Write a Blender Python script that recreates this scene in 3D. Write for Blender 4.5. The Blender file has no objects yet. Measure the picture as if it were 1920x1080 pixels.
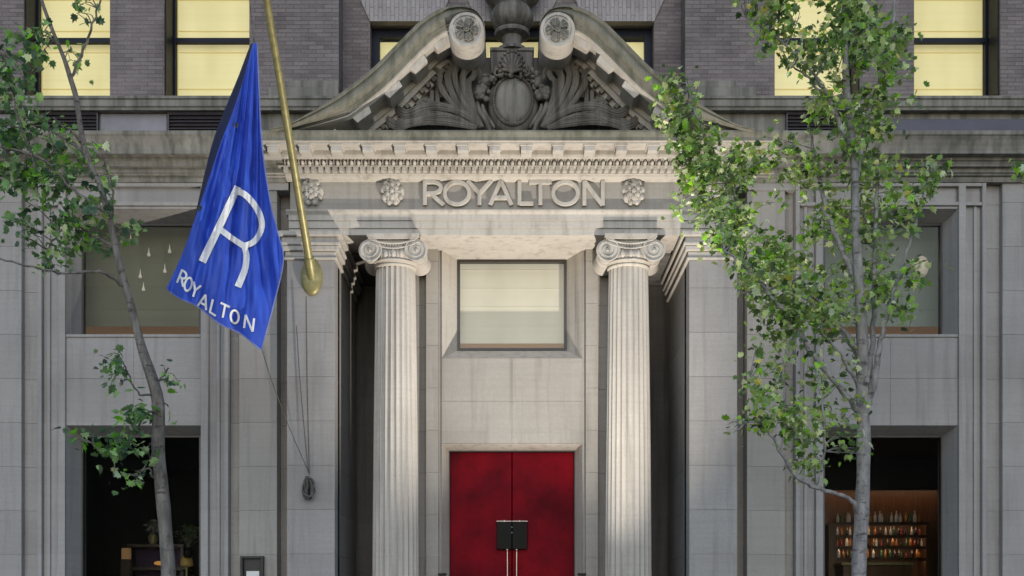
import bpy, math, random
from mathutils import Vector, Matrix
R = math.radians
random.seed(11)
C = bpy.context.scene.collection
# ------------------------------------------------------------------ survey: pixel of the photo + depth -> metres
F, D, HOR, ZC = 2200.0, 16.0, 1155.0, 1.6
def S(y): return F/(D+y)
def X(px, y=0.0): return (px-960.0)/S(y)
def Z(py, y=0.0): return ZC+(HOR-py)/S(y)
def P(px, py, y=0.0): return Vector((X(px, y), y, Z(py, y)))

# ------------------------------------------------------------------ mesh builder
ORG = {}
class MB:
    def __init__(s): s.v=[]; s.f=[]; s.col=None
    def quad(s, *p):
        n=len(s.v); s.v.extend([tuple(q) for q in p]); s.f.append(tuple(range(n, n+len(p)))); return s
    def box(s, x0,x1,y0,y1,z0,z1):
        if x0>x1: x0,x1=x1,x0
        n=len(s.v)
        s.v += [(x0,y0,z0),(x1,y0,z0),(x1,y1,z0),(x0,y1,z0),(x0,y0,z1),(x1,y0,z1),(x1,y1,z1),(x0,y1,z1)]
        for q in ((0,3,2,1),(4,5,6,7),(0,1,5,4),(1,2,6,5),(2,3,7,6),(3,0,4,7)): s.f.append(tuple(n+i for i in q))
        return s
    def hexa(s, pts):                                  # 8 points, bottom ring then top ring
        n=len(s.v); s.v += [tuple(p) for p in pts]
        for q in ((0,3,2,1),(4,5,6,7),(0,1,5,4),(1,2,6,5),(2,3,7,6),(3,0,4,7)): s.f.append(tuple(n+i for i in q))
        return s
    def loft(s, rings, closed=True, caps=True):
        n=len(s.v); m=len(rings[0])
        for r in rings: s.v += [tuple(p) for p in r]
        for i in range(len(rings)-1):
            for j in range(m if closed else m-1):
                a=n+i*m+j; b=n+i*m+(j+1)%m
                s.f.append((a,b,b+m,a+m))
        if caps and closed:
            s.f.append(tuple(n+j for j in reversed(range(m))))
            s.f.append(tuple(n+(len(rings)-1)*m+j for j in range(m)))
        return s
    def extrude_x(s, prof, x0, x1):                     # prof: closed (y,z) loop
        if x0>x1: x0,x1=x1,x0
        return s.loft([[(x0,y,z) for y,z in prof],[(x1,y,z) for y,z in prof]])
    def prism_y(s, poly, y0, y1):                       # poly: closed (x,z) loop
        return s.loft([[(x,y0,z) for x,z in poly],[(x,y1,z) for x,z in poly]])
    def lathe(s, cx, cy, prof, n=32, f=None):           # prof: (r,z)
        rings=[]
        for r,z in prof:
            ring=[]
            for j in range(n):
                a=2*math.pi*j/n; rr=r if f is None else f(r,z,a)
                ring.append((cx+rr*math.cos(a), cy+rr*math.sin(a), z))
            rings.append(ring)
        return s.loft(rings)
    def tube(s, pts, rad, n=8, flat=1.0, up=None):
        pts=[Vector(p) for p in pts]
        if not hasattr(rad,'__len__'): rad=[rad]*len(pts)
        rings=[]; prev=None
        for i,p in enumerate(pts):
            t=(pts[min(i+1,len(pts)-1)]-pts[max(i-1,0)])
            if t.length<1e-9: t=Vector((0,0,1))
            t.normalize()
            u = Vector(up) if up is not None else (prev if prev is not None else (Vector((0,1,0)) if abs(t.y)<.9 else Vector((1,0,0))))
            a=(u-t*u.dot(t))
            if a.length<1e-6: a=t.orthogonal()
            a.normalize(); b=t.cross(a); prev=a
            rings.append([p+a*(rad[i]*flat*math.cos(2*math.pi*j/n))+b*(rad[i]*math.sin(2*math.pi*j/n)) for j in range(n)])
        return s.loft(rings)
    def ball(s, c, rx, ry, rz, n=12, m=8, f=None):
        rings=[]
        for i in range(m+1):
            t=math.pi*(i/m) ; t=min(max(t,.02),math.pi-.02)
            ring=[]
            for j in range(n):
                a=2*math.pi*j/n
                d=Vector((math.sin(t)*math.cos(a), math.sin(t)*math.sin(a), -math.cos(t)))
                k=1.0 if f is None else f(d)
                ring.append((c[0]+d.x*rx*k, c[1]+d.y*ry*k, c[2]+d.z*rz*k))
            rings.append(ring)
        return s.loft(rings)
    def disc_y(s, cx, cz, prof, n=32, f=None):          # lathe about the y axis; prof: (r,y)
        rings=[]
        for r,y in prof:
            ring=[]
            for j in range(n):
                a=-2*math.pi*j/n; rr=r if f is None else f(r,y,a)
                ring.append((cx+rr*math.cos(a), y, cz+rr*math.sin(a)))
            rings.append(ring)
        return s.loft(rings)
    def build(s, name, mat, parent=None, smooth=None, bevel=0.0, loc=None):
        org = ORG[parent.name] if parent is not None else (Vector(loc) if loc is not None else Vector((0,0,0)))
        me=bpy.data.meshes.new(name)
        me.from_pydata([(a-org.x,b-org.y,c-org.z) for a,b,c in s.v],[],s.f); me.update()
        me.materials.append(mat)
        if s.col:
            at=me.color_attributes.new('leafcol','FLOAT_COLOR','POINT')
            flat=[]
            for c in s.col: flat += [c[0],c[1],c[2],1.0]
            at.data.foreach_set('color', flat)
        if smooth is not None:
            me.polygons.foreach_set('use_smooth',[True]*len(me.polygons))
            me.set_sharp_from_angle(angle=R(smooth))
        o=bpy.data.objects.new(name, me); C.objects.link(o)
        if parent is not None: o.parent=parent
        else: o.location=org
        ORG[o.name]=org
        if bevel>0:
            b=o.modifiers.new('soft_edges','BEVEL'); b.width=bevel; b.segments=2; b.limit_method='ANGLE'; b.angle_limit=R(40)
        return o

def thing(name, label, cat, loc, group=None):
    o=bpy.data.objects.new(name,None); C.objects.link(o); o.location=loc; o.empty_display_size=.3
    o['label']=label; o['category']=cat
    if group: o['group']=group
    ORG[o.name]=Vector(loc); return o
def tag(o, label, cat, group=None):
    o['label']=label; o['category']=cat
    if group: o['group']=group
    return o
def struct(o): o['kind']='structure'; return o

def spline(pts, n):                                     # Catmull-Rom through tuples of any length
    out=[]; k=len(pts)-1
    for i in range(n+1):
        t=i/n*k; j=min(int(t),k-1); u=t-j
        p0=pts[max(j-1,0)]; p1=pts[j]; p2=pts[j+1]; p3=pts[min(j+2,k)]
        out.append(tuple(.5*((2*b)+(-a+c)*u+(2*a-5*b+4*c-d)*u*u+(-a+3*b-3*c+d)*u**3) for a,b,c,d in zip(p0,p1,p2,p3)))
    return out

# ------------------------------------------------------------------ materials
def mat_new(name):
    m=bpy.data.materials.new(name); m.use_nodes=True
    nt=m.node_tree; b=nt.nodes['Principled BSDF']; return m,nt,b
def N(nt,t,**kw):
    n=nt.nodes.new(t)
    for k,v in kw.items(): setattr(n,k,v)
    return n
def mix(nt, fac, a, b, blend='MIX'):
    n=N(nt,'ShaderNodeMix',data_type='RGBA',blend_type=blend)
    for sock,val in ((n.inputs[0],fac),(n.inputs[6],a),(n.inputs[7],b)):
        if hasattr(val,'links') or hasattr(val,'is_linked'): nt.links.new(val,sock)
        elif isinstance(val,(int,float)): sock.default_value=val
        else: sock.default_value=(*val,1)
    return n.outputs[2]
def ramp(nt, fac, stops):
    r=N(nt,'ShaderNodeValToRGB'); nt.links.new(fac,r.inputs[0])
    e=r.color_ramp.elements
    e[0].position,e[0].color=stops[0][0],(*([stops[0][1]]*3),1)
    e[1].position,e[1].color=stops[-1][0],(*([stops[-1][1]]*3),1)
    for p,c in stops[1:-1]:
        q=e.new(p); q.color=(c,c,c,1)
    return r.outputs[0]
def noise(nt, vec, scale, detail=4, rough=.55, sc3=None):
    if sc3 is not None:
        mp=N(nt,'ShaderNodeMapping'); nt.links.new(vec,mp.inputs[0]); mp.inputs['Scale'].default_value=sc3; vec=mp.outputs[0]
    n=N(nt,'ShaderNodeTexNoise'); nt.links.new(vec,n.inputs['Vector'])
    n.inputs['Scale'].default_value=scale; n.inputs['Detail'].default_value=detail; n.inputs['Roughness'].default_value=rough
    return n.outputs['Fac']
def geo_pos(nt):
    return N(nt,'ShaderNodeNewGeometry').outputs['Position']
def bump(nt,b,h,strength=.2,dist=.01):
    n=N(nt,'ShaderNodeBump'); n.inputs['Strength'].default_value=strength; n.inputs['Distance'].default_value=dist
    nt.links.new(h,n.inputs['Height']); nt.links.new(n.outputs[0],b.inputs['Normal'])

def stone(name, base, light, grime, g_lo=.5, g_hi=.72, streak=.5, rough=.8, block=True):
    m,nt,b=mat_new(name); pos=geo_pos(nt)
    big=noise(nt,pos,.9,5,.6); fine=noise(nt,pos,26,6,.65)
    ver=noise(nt,pos,1.0,5,.6,(9,9,.55)); hor=noise(nt,pos,1.0,4,.6,(.7,.7,22))
    c=mix(nt,ramp(nt,big,[(.32,0),(.68,1)]),base,light)
    c=mix(nt,ramp(nt,fine,[(.35,.0),(.75,.35)]),c,tuple(v*.72 for v in base))
    c=mix(nt,ramp(nt,hor,[(.45,.0),(.8,.28)]),c,tuple(v*.7 for v in base))
    if block:                                            # every ashlar block came from its own bed: a slightly different tone
        vo=N(nt,'ShaderNodeTexWhiteNoise',noise_dimensions='3D')
        mp=N(nt,'ShaderNodeVectorMath',operation='DIVIDE'); nt.links.new(pos,mp.inputs[0]); mp.inputs[1].default_value=(1.22,50,.6)
        ad=N(nt,'ShaderNodeVectorMath',operation='ADD'); nt.links.new(mp.outputs[0],ad.inputs[0]); ad.inputs[1].default_value=(.31,.5,.93)
        fl=N(nt,'ShaderNodeVectorMath',operation='FLOOR'); nt.links.new(ad.outputs[0],fl.inputs[0]); nt.links.new(fl.outputs[0],vo.inputs['Vector'])
        mr=N(nt,'ShaderNodeMapRange'); nt.links.new(vo.outputs['Value'],mr.inputs[0]); mr.inputs['To Min'].default_value=.0; mr.inputs['To Max'].default_value=.26
        c=mix(nt,mr.outputs[0],c,tuple(v*.6 for v in base))
    gm=N(nt,'ShaderNodeMath',operation='MULTIPLY'); nt.links.new(ramp(nt,ver,[(g_lo,0),(g_hi,1)]),gm.inputs[0]); gm.inputs[1].default_value=streak
    c=mix(nt,gm.outputs[0],c,grime)
    nt.links.new(c,b.inputs['Base Color']); b.inputs['Roughness'].default_value=rough
    bump(nt,b,fine,.25,.006); return m

M={}
M['stone']=stone('limestone',(.31,.285,.255),(.38,.355,.32),(.16,.145,.125),.52,.78,.55)
M['stone_carved']=stone('carved_limestone',(.42,.385,.34),(.52,.485,.435),(.15,.13,.105),.5,.75,.55,block=False)  # paler than the wall stone, carrying some floodlit brightness of the columns
M['stone_cool']=stone('grey_limestone',(.305,.286,.27),(.385,.365,.35),(.15,.14,.135),.5,.75,.5)
M['stone_dirty']=stone('weathered_limestone',(.19,.178,.155),(.29,.275,.24),(.06,.062,.05),.4,.68,.8,block=False)
M['stone_moss']=stone('mossy_limestone',(.15,.145,.115),(.24,.235,.195),(.06,.062,.045),.42,.68,.75,block=False)
M['stone_soot']=stone('sooty_limestone',(.15,.138,.12),(.24,.22,.195),(.05,.046,.038),.38,.62,.8,block=False)  # dirty stone, toned darker to carry the shade inside the pediment

def brick_mat(name, c1, c2, mortar, bw, bh, soldier=False):
    m,nt,b=mat_new(name); pos=geo_pos(nt)
    sep=N(nt,'ShaderNodeSeparateXYZ'); nt.links.new(pos,sep.inputs[0])
    ad=N(nt,'ShaderNodeMath',operation='ADD'); nt.links.new(sep.outputs[0],ad.inputs[0]); nt.links.new(sep.outputs[1],ad.inputs[1])
    cb=N(nt,'ShaderNodeCombineXYZ')
    if soldier: nt.links.new(sep.outputs[2],cb.inputs[0]); nt.links.new(ad.outputs[0],cb.inputs[1])
    else: nt.links.new(ad.outputs[0],cb.inputs[0]); nt.links.new(sep.outputs[2],cb.inputs[1])
    t=N(nt,'ShaderNodeTexBrick'); nt.links.new(cb.outputs[0],t.inputs['Vector'])
    t.inputs['Scale'].default_value=1; t.inputs['Brick Width'].default_value=bw; t.inputs['Row Height'].default_value=bh
    t.inputs['Mortar Size'].default_value=.0055; t.inputs['Mortar Smooth'].default_value=.3; t.inputs['Bias'].default_value=-.1
    t.inputs['Color1'].default_value=(*c1,1); t.inputs['Color2'].default_value=(*c2,1); t.inputs['Mortar'].default_value=(*mortar,1)
    big=noise(nt,pos,1.6,4,.6); fine=noise(nt,pos,40,3,.6)
    c=mix(nt,ramp(nt,big,[(.35,.0),(.7,.5)]),t.outputs['Color'],tuple(v*1.35 for v in c2))
    c=mix(nt,ramp(nt,fine,[(.4,.0),(.8,.5)]),c,tuple(v*.5 for v in c1))
    nt.links.new(c,b.inputs['Base Color']); b.inputs['Roughness'].default_value=.85
    inv=N(nt,'ShaderNodeMath',operation='SUBTRACT'); inv.inputs[0].default_value=1; nt.links.new(t.outputs['Fac'],inv.inputs[1])
    bump(nt,b,inv.outputs[0],.6,.006); return m
M['brick']=brick_mat('purple_brick',(.13,.108,.106),(.215,.185,.18),(.08,.072,.07),.21,.056)
M['brick_pale']=brick_mat('buff_soldier_brick',(.27,.245,.245),(.36,.335,.33),(.16,.14,.135),.22,.058,True)

def plain(name, col, rough=.5, metal=0.0, var=.35, scale=8, spec=.5, sc3=None):
    m,nt,b=mat_new(name); pos=N(nt,'ShaderNodeTexCoord').outputs['Object']
    n=noise(nt,pos,scale,5,.6,sc3)
    c=mix(nt,ramp(nt,n,[(.3,0),(.7,1)]),tuple(v*(1-var) for v in col),tuple(min(1,v*(1+var*.6)) for v in col))
    nt.links.new(c,b.inputs['Base Color']); b.inputs['Roughness'].default_value=rough; b.inputs['Metallic'].default_value=metal
    b.inputs['Specular IOR Level'].default_value=spec; bump(nt,b,n,.08,.004); return m
M['frame_blue']=plain('blue_black_paint',(.005,.008,.020),.5,0,.3,8,.2)
M['frame_dark']=plain('dark_bronze',(.025,.021,.018),.4)
M['louver']=plain('louver_paint',(.035,.03,.04),.5)
M['panel_blue']=plain('painted_panel',(.24,.23,.255),.7,0,.2,3)
M['panel_dusk']=plain('slate_blue_panel',(.075,.075,.105),.6,0,.2,3)
M['void']=plain('dark_interior',(.006,.006,.005),.8)
M['niche']=stone('sooty_niche_stone',(.16,.148,.135),(.22,.205,.19),(.07,.065,.06),.45,.7,.7)  # dark colour stands in for the unlit depth of the niches
M['wood']=plain('walnut_panel',(.12,.05,.02),.4,0,.5,3,.5,(12,12,.6))
M['wood_dark']=plain('dark_oak',(.05,.025,.014),.45,0,.5,4,.5,(10,10,.8))
M['brass']=plain('tarnished_brass',(.27,.24,.105),.45,.3,.3,14)
M['chrome']=plain('polished_nickel',(.72,.66,.6),.18,1.0,.15,10)
M['steel']=plain('dull_nickel',(.30,.27,.25),.35,.8,.4,30)
M['gold']=plain('rose_brass',(.6,.42,.34),.35,.9,.2,10)
M['black']=plain('black_lacquer',(.006,.006,.006),.3,0,.3,10,.06)
M['black_metal']=plain('black_metal',(.02,.019,.018),.45,.3)
M['paper']=plain('menu_paper',(.7,.69,.66),.8,0,.06,5)
M['rope']=plain('weathered_rope',(.12,.11,.10),.9,0,.5,30)
M['rope_pale']=plain('pale_rope',(.3,.28,.25),.9,0,.5,40)
M['asphalt']=plain('asphalt',(.05,.05,.052),.9,0,.4,30)
M['pave']=plain('concrete_paving',(.3,.29,.27),.85,0,.2,6)
M['flag']=None
def flag_mat():
    m,nt,b=mat_new('blue_nylon'); pos=N(nt,'ShaderNodeTexCoord').outputs['Object']
    n=noise(nt,pos,2.2,4,.5,(6,1,1.2)); w=noise(nt,pos,60,3,.5,(3,1,.6))
    c=mix(nt,ramp(nt,n,[(.3,0),(.7,1)]),(.015,.049,.37),(.035,.103,.60))
    nt.links.new(c,b.inputs['Base Color']); b.inputs['Roughness'].default_value=.52
    b.inputs['Specular IOR Level'].default_value=.35; b.inputs['Sheen Weight'].default_value=.1; b.inputs['Sheen Roughness'].default_value=.4
    bump(nt,b,w,.15,.01); return m
M['flag']=flag_mat()
M['flag_white']=plain('white_applique',(.8,.8,.79),.6,0,.08,12)
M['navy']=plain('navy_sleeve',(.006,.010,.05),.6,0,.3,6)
M['flag_trim']=plain('pale_blue_hem',(.16,.2,.5),.6)

def door_mat():
    m,nt,b=mat_new('red_leather'); pos=geo_pos(nt)
    n=noise(nt,pos,1.7,4,.55); n2=noise(nt,pos,12,5,.65); n3=noise(nt,pos,90,3,.5)
    c=mix(nt,ramp(nt,n,[(.30,0),(.70,1)]),(.070,.002,.006),(.21,.003,.010))
    c=mix(nt,ramp(nt,n2,[(.45,0),(.8,.4)]),c,(.055,.0015,.004))
    nt.links.new(c,b.inputs['Base Color']); b.inputs['Roughness'].default_value=.42
    b.inputs['Specular IOR Level'].default_value=.035
    bump(nt,b,n3,.12,.003); return m
M['door']=door_mat()

def glass(name, tint, refl=.12, rough=.01):
    m=bpy.data.materials.new(name); m.use_nodes=True; nt=m.node_tree; nt.nodes.remove(nt.nodes['Principled BSDF'])
    out=nt.nodes['Material Output']
    tr=N(nt,'ShaderNodeBsdfTransparent'); tr.inputs[0].default_value=(*tint,1)
    gl=N(nt,'ShaderNodeBsdfGlossy'); gl.inputs['Roughness'].default_value=rough
    lw=N(nt,'ShaderNodeFresnel'); lw.inputs[0].default_value=1.45
    ml=N(nt,'ShaderNodeMath',operation='MULTIPLY'); nt.links.new(lw.outputs[0],ml.inputs[0]); ml.inputs[1].default_value=refl/.04
    mx=N(nt,'ShaderNodeMixShader'); nt.links.new(ml.outputs[0],mx.inputs[0]); nt.links.new(tr.outputs[0],mx.inputs[1]); nt.links.new(gl.outputs[0],mx.inputs[2])
    nt.links.new(mx.outputs[0],out.inputs[0]); return m
M['glass']=glass('window_glass',(.95,.96,.94),.003)
M['glass_bar']=glass('plate_glass',(.88,.89,.87),.0006)

def shade_mat(name, a, b_, strength, sc=(1.2,1,9)):
    """woven blind with a lit room behind it: the lit cloth itself glows"""
    m,nt,b=mat_new(name); pos=geo_pos(nt)
    n=noise(nt,pos,1.0,3,.5,sc); n2=noise(nt,pos,1.0,3,.5,(1.7,1,.5))
    c=mix(nt,ramp(nt,n,[(.2,.2),(.8,.8)]),a,b_)
    c=mix(nt,ramp(nt,n2,[(.40,0),(.70,.55)]),c,tuple(v*.80 for v in a))
    nt.links.new(c,b.inputs['Base Color']); nt.links.new(c,b.inputs['Emission Color'])
    b.inputs['Emission Strength'].default_value=strength; b.inputs['Roughness'].default_value=.8; return m
def glow(name, col, strength):
    m,nt,b=mat_new(name); b.inputs['Base Color'].default_value=(*col,1)
    b.inputs['Emission Color'].default_value=(*col,1); b.inputs['Emission Strength'].default_value=strength; return m

def leaf_mat():
    m=bpy.data.materials.new('leaf'); m.use_nodes=True; nt=m.node_tree; b=nt.nodes['Principled BSDF']; out=nt.nodes['Material Output']
    at=N(nt,'ShaderNodeAttribute',attribute_name='leafcol')
    nt.links.new(at.outputs['Color'],b.inputs['Base Color']); b.inputs['Roughness'].default_value=.38; b.inputs['Specular IOR Level'].default_value=.6
    tl=N(nt,'ShaderNodeBsdfTranslucent'); hs=N(nt,'ShaderNodeHueSaturation'); nt.links.new(at.outputs['Color'],hs.inputs['Color'])
    hs.inputs['Value'].default_value=1.5; hs.inputs['Saturation'].default_value=1.15; nt.links.new(hs.outputs[0],tl.inputs[0])
    mx=N(nt,'ShaderNodeMixShader'); mx.inputs[0].default_value=.42
    nt.links.new(b.outputs[0],mx.inputs[1]); nt.links.new(tl.outputs[0],mx.inputs[2]); nt.links.new(mx.outputs[0],out.inputs[0]); return m
M['leaf']=leaf_mat()
def bark(name, a, b_, scar):
    m,nt,b=mat_new(name); pos=N(nt,'ShaderNodeTexCoord').outputs['Object']
    n=noise(nt,pos,6,5,.65,(3,3,.8)); h=noise(nt,pos,7,4,.6,(1.2,1.2,3.2)); f=noise(nt,pos,60,4,.6)
    c=mix(nt,ramp(nt,n,[(.35,0),(.65,1)]),a,b_); c=mix(nt,ramp(nt,h,[(.56,0),(.68,.85)]),c,scar)
    nt.links.new(c,b.inputs['Base Color']); b.inputs['Roughness'].default_value=.9; bump(nt,b,f,.6,.02); return m
M['bark_grey']=bark('grey_bark',(.17,.16,.155),(.33,.32,.31),(.05,.045,.045))
M['bark_brown']=bark('brown_bark',(.09,.08,.07),(.22,.20,.18),(.035,.03,.028))

exec_parts = []
# ================================================================== GROUND
struct(MB().box(-60,60,-60,60,-.5,-.15).build('ground',M['asphalt']))
struct(MB().box(-60,60,-22,-5.6,-.149,-.13).build('road',M['asphalt']))
sw=MB()
for i in range(-16,16):
    for j in range(4):
        sw.box(i*1.5+.004,i*1.5+1.496,-5.3+j*1.32+.004,-5.3+j*1.32+1.316,-.12,0)
sw.box(-24,24,-5.31,.4,-.13,-.015)
struct(sw.build('pavement',M['pave']))
struct(MB().box(-24,24,-5.6,-5.315,-.14,.01).build('kerb',M['stone_cool'],bevel=.02))

# ================================================================== THE HOTEL
H=thing('hotel_building','limestone hotel front with giant fluted columns, scrolled pediment and brick upper storey','building',(0,0,0))

def ashlar(mb, x0,x1,z0,z1,y,joints=(),vj=(),t=.12,gap=.0018):
    if x0>x1: x0,x1=x1,x0
    zs=[z0]+[j for j in joints if z0+.05<j<z1-.05]+[z1]; xs=[x0]+[j for j in vj if x0<j<x1]+[x1]
    for i in range(len(zs)-1):
        for k in range(len(xs)-1):
            mb.box(xs[k]+(gap if k else 0),xs[k+1]-(gap if k<len(xs)-2 else 0),y,y+t,zs[i]+(gap if i else 0),zs[i+1]-(gap if i<len(zs)-2 else 0))
    mb.box(x0+.002,x1-.002,y+.016,y+t+.15,z0+.002,z1-.002)
COURSES=[4.84+.6*k for k in range(-8,6)]
OP0,OP1=4.24,6.08          # window opening in the wing
WTOP=7.51                  # underside of the wing cornice
for s in (-1,1):
    w=MB(); ashlar(w, s*6.69,s*11,0,WTOP,0.0,COURSES,[s*v for v in (7.9,9.1,10.3)])
    ashlar(w, s*6.462,s*6.688,0,WTOP,.10,COURSES); w.build('wall',M['stone_cool'],H)
    # flat strip and recesses between window bay and pilaster
    w=MB(); ashlar(w, s*3.207,s*3.72,0,7.45,0.0,[c for c in COURSES])
    ashlar(w, s*3.722,s*3.858,0,7.45,.10,COURSES); ashlar(w, s*3.05,s*3.205,0,7.45,.26,COURSES)
    w.build('wall',M['stone'],H)
    # the moulded surround of the two-storey window bay: crossing fillets over a sunk fascia
    f=MB(); zt=7.497
    for a,b_ in ((3.862,3.92),(4.138,4.238),(6.082,6.18),(6.402,6.458)):
        f.box(s*a,s*b_,-.035,.2,0,zt)
    for a,b_ in ((3.921,4.137),(6.181,6.401)): f.box(s*a,s*b_,.035,.2,0,zt-.002)
    for a,b_ in ((3.985,4.03),(6.30,6.345)): f.box(s*a,s*b_,.005,.036,0,zt-.31)
    f.box(s*4.2385,s*6.0815,.035,.2,7.24,zt-.001)
    f.box(s*3.921,s*4.137,-.030,.033,7.19,7.236); f.box(s*6.181,s*6.401,-.030,.033,7.19,7.236)
    f.box(s*4.239,s*6.081,-.032,.2,7.19,7.238); f.box(s*3.921,s*6.401,-.033,.033,7.45,zt)
    f.box(s*4.2395,s*6.0805,0,.15,7.152,7.188)
    f.build('window_surround',M['stone_cool'],H,bevel=.008)
    p=MB(); ashlar(p, s*OP0,s*OP1,4.20,5.40,.004,[4.84],[s*5.16],.5)
    p.build('spandrel',M['stone_cool'],H)
    MB().box(s*(OP0-.0),s*OP1,-.018,.62,5.401,5.44).build('sill',M['stone_cool'],H,bevel=.006)
    # jambs and heads of the deep reveals
    j=MB()
    for z0,z1 in ((5.442,7.151),(0,4.199)):
        j.box(s*OP0-.001*s,s*(OP0-.1),.2,.75,z0,z1); j.box(s*OP1+.001*s,s*(OP1+.1),.2,.75,z0,z1)
        j.box(s*OP0,s*OP1,.151,.75,z1+.0,z1+.1) if z1>5 else None
    j.build('reveal',M['stone_cool'],H)
    for z0,z1,bot in ((5.442,7.151,False),(0,4.199,False)):
        q=MB(); e=.093; y0_,y1_=.0,.33
        for a,b_ in ((OP0+.0015,OP0+e),(OP1-.0015,OP1-e)):
            q.quad((s*a,y0_,z0),(s*b_,y1_,z0),(s*b_,y1_,z1-e),(s*a,y0_,z1-.001))
        q.quad((s*(OP0+.0015),y0_+.006,z1-.001),(s*(OP1-.0015),y0_+.006,z1-.001),(s*(OP1-e),y1_,z1-e),(s*(OP0+e),y1_,z1-e))
        q.build('splayed_reveal',M['stone_cool'],H)

# ---- wing windows (upper: sheer blind over a room; lower: plate glass on the bar / lounge)
def frame_ring(mb,x0,x1,z0,z1,y0,y1,t):
    mb.box(x0,x0+t,y0,y1,z0,z1); mb.box(x1-t,x1,y0,y1,z0,z1); mb.box(x0+t,x1-t,y0,y1,z0,z0+t); mb.box(x0+t,x1-t,y0,y1,z1-t,z1)
M['room_olive']=shade_mat('sheer_blind_dim',(.085,.08,.055),(.13,.125,.09),.22,(.25,1,26))
M['room_grey']=shade_mat('sheer_blind_grey',(.12,.135,.12),(.17,.185,.165),.25,(.25,1,26))
M['shade_cream']=shade_mat('cream_blind',(.47,.43,.365),(.53,.49,.425),.33,(.2,1,30))
M['shade_yellow']=shade_mat('yellow_blind',(.62,.53,.25),(.69,.61,.36),.48,(.3,1,20))
M['seam']=glow('blind_seam',(.50,.39,.14),.42)
M['wood_band']=glow('lit_wainscot',(.20,.12,.07),.30)  # wood glows by itself in place of room light
for s in (-1,1):
    x0,x1=sorted((s*(OP0+.088),s*(OP1-.088)))
    fr=MB(); frame_ring(fr,x0,x1,5.442,7.062,.325,.40,.03); wd=fr.build('window',M['frame_dark'],H)
    MB().box(x0+.035,x1-.035,.355,.363,5.472,7.032).build('pane',M['glass'],wd)
    b=MB(); b.box(x0-.15,x1+.15,.78,.79,5.74,7.3)
    for k in range(4): b.box(x0-.15,x1+.15,.774,.781,5.98+.33*k,5.988+.33*k)
    b.build('blind',M['room_olive' if s<0 else 'room_grey'],wd)
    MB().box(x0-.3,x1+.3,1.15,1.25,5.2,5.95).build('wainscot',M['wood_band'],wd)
    fr=MB(); frame_ring(fr,x0,x1,.35,4.11,.325,.40,.025); wd=fr.build('window',M['frame_dark'],H)
    MB().box(x0+.03,x1-.03,.355,.365,.375,4.085).build('pane',M['glass_bar'],wd)
    # room behind the shop window: floor, side walls, ceiling
    r=MB(); xa,xb=(3.75,7.4)
    r.box(s*xa,s*xb,.76,5.2,-.1,.3); r.box(s*xa,s*xb,.76,5.2,4.25,4.4)
    r.box(s*(xa-.1),s*xa,.76,5.2,.3,4.25); r.box(s*xb,s*(xb+.1),.76,5.2,.3,4.25); r.box(s*xa,s*xb,5.2,5.3,.3,4.25)
    r.box(s*xa,s*(OP0-.1),.70,.76,.3,4.25); r.box(s*(OP1+.1),s*xb,.70,.76,.3,4.25)
    r.build('room',M['void'],H)
    # upper room shell
    r=MB(); r.box(s*xa,s*xb,.76,3,5.0,5.1); r.box(s*xa,s*xb,.76,3,7.5,7.6); r.box(s*xa,s*xb,3,3.1,5.1,7.5)
    r.box(s*(xa-.1),s*xa,.76,3,5.1,7.5); r.box(s*xb,s*(xb+.1),.76,3,5.1,7.5); r.build('room',M['void'],H)

# ---- wing cornice
prof=[(.6,8.06),(-.45,8.035),(-.45,7.985),(-.43,7.97),(-.405,7.93),(-.375,7.86),(-.36,7.80),(-.36,7.765),(-.24,7.762),(-.24,7.725),(-.215,7.715),
      (-.20,7.685),(-.20,7.655),(-.135,7.652),(-.135,7.60),(-.11,7.59),(-.10,7.57),(-.06,7.565),(-.06,7.535),(-.045,7.50),(.6,7.50)]
for s in (-1,1):
    MB().extrude_x(prof,s*3.075,s*11).build('cornice',M['stone_dirty'],H)
    MB().box(s*3.051,s*3.86,-.02,.3,7.40,7.499).build('band_course',M['stone_cool'],H)

# ---- pilasters
for s in (-1,1):
    w=MB(); ashlar(w,s*2.40,s*3.045,0,6.45,-.12,COURSES,(),.3)
    # deep return towards the columns
    zs=[0]+[c for c in COURSES if .1<c<6.3]+[6.45]
    for a,b_ in zip(zs,zs[1:]): w.box(s*2.402,s*2.75,.185,2.0,a+.002,b_-.002)
    w.box(s*2.412,s*2.74,.184,1.99,.01,6.44)
    pl=w.build('pilaster',M['stone_cool'],H)
    c=MB()
    for z0,z1,e in ((6.42,6.455,.035),(6.457,6.53,.02),(6.532,6.60,.06),(6.602,6.645,.085),(6.647,6.715,.06),(6.717,6.785,.11)):
        c.box(s*(2.40-e),s*(3.05+e),-.12-e,.2,z0,z1)
        c.box(s*(2.40-e),s*2.8,.201,2.0+e,z0,z1)
    c.build('capital',M['stone_carved'],pl,bevel=.012)

# ---- niches behind the columns (deep and dark)
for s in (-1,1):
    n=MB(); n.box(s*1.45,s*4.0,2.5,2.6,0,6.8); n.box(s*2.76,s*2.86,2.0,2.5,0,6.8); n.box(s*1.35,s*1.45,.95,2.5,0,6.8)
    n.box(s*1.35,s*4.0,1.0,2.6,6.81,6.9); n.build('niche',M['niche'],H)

# ---- centre wall with door and window
YC=.72
w=MB()
J=[4.66]
DX=.955; WX=1.007
ashlar(w,-1.0,1.0,4.06,5.27,YC,[4.66],[0.0],.25)
for s in (-1,1):
    ashlar(w,s*1.048,s*1.22,0,6.812,YC-.05,[c for c in COURSES],(),.2)
    ashlar(w,s*1.221,s*1.60,0,6.812,YC+.06,[c for c in COURSES],(),.2)
    w.box(s*1.001,s*1.047,YC+.03,YC+.3,0,6.812)
w.build('wall',M['stone'],H)
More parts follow.
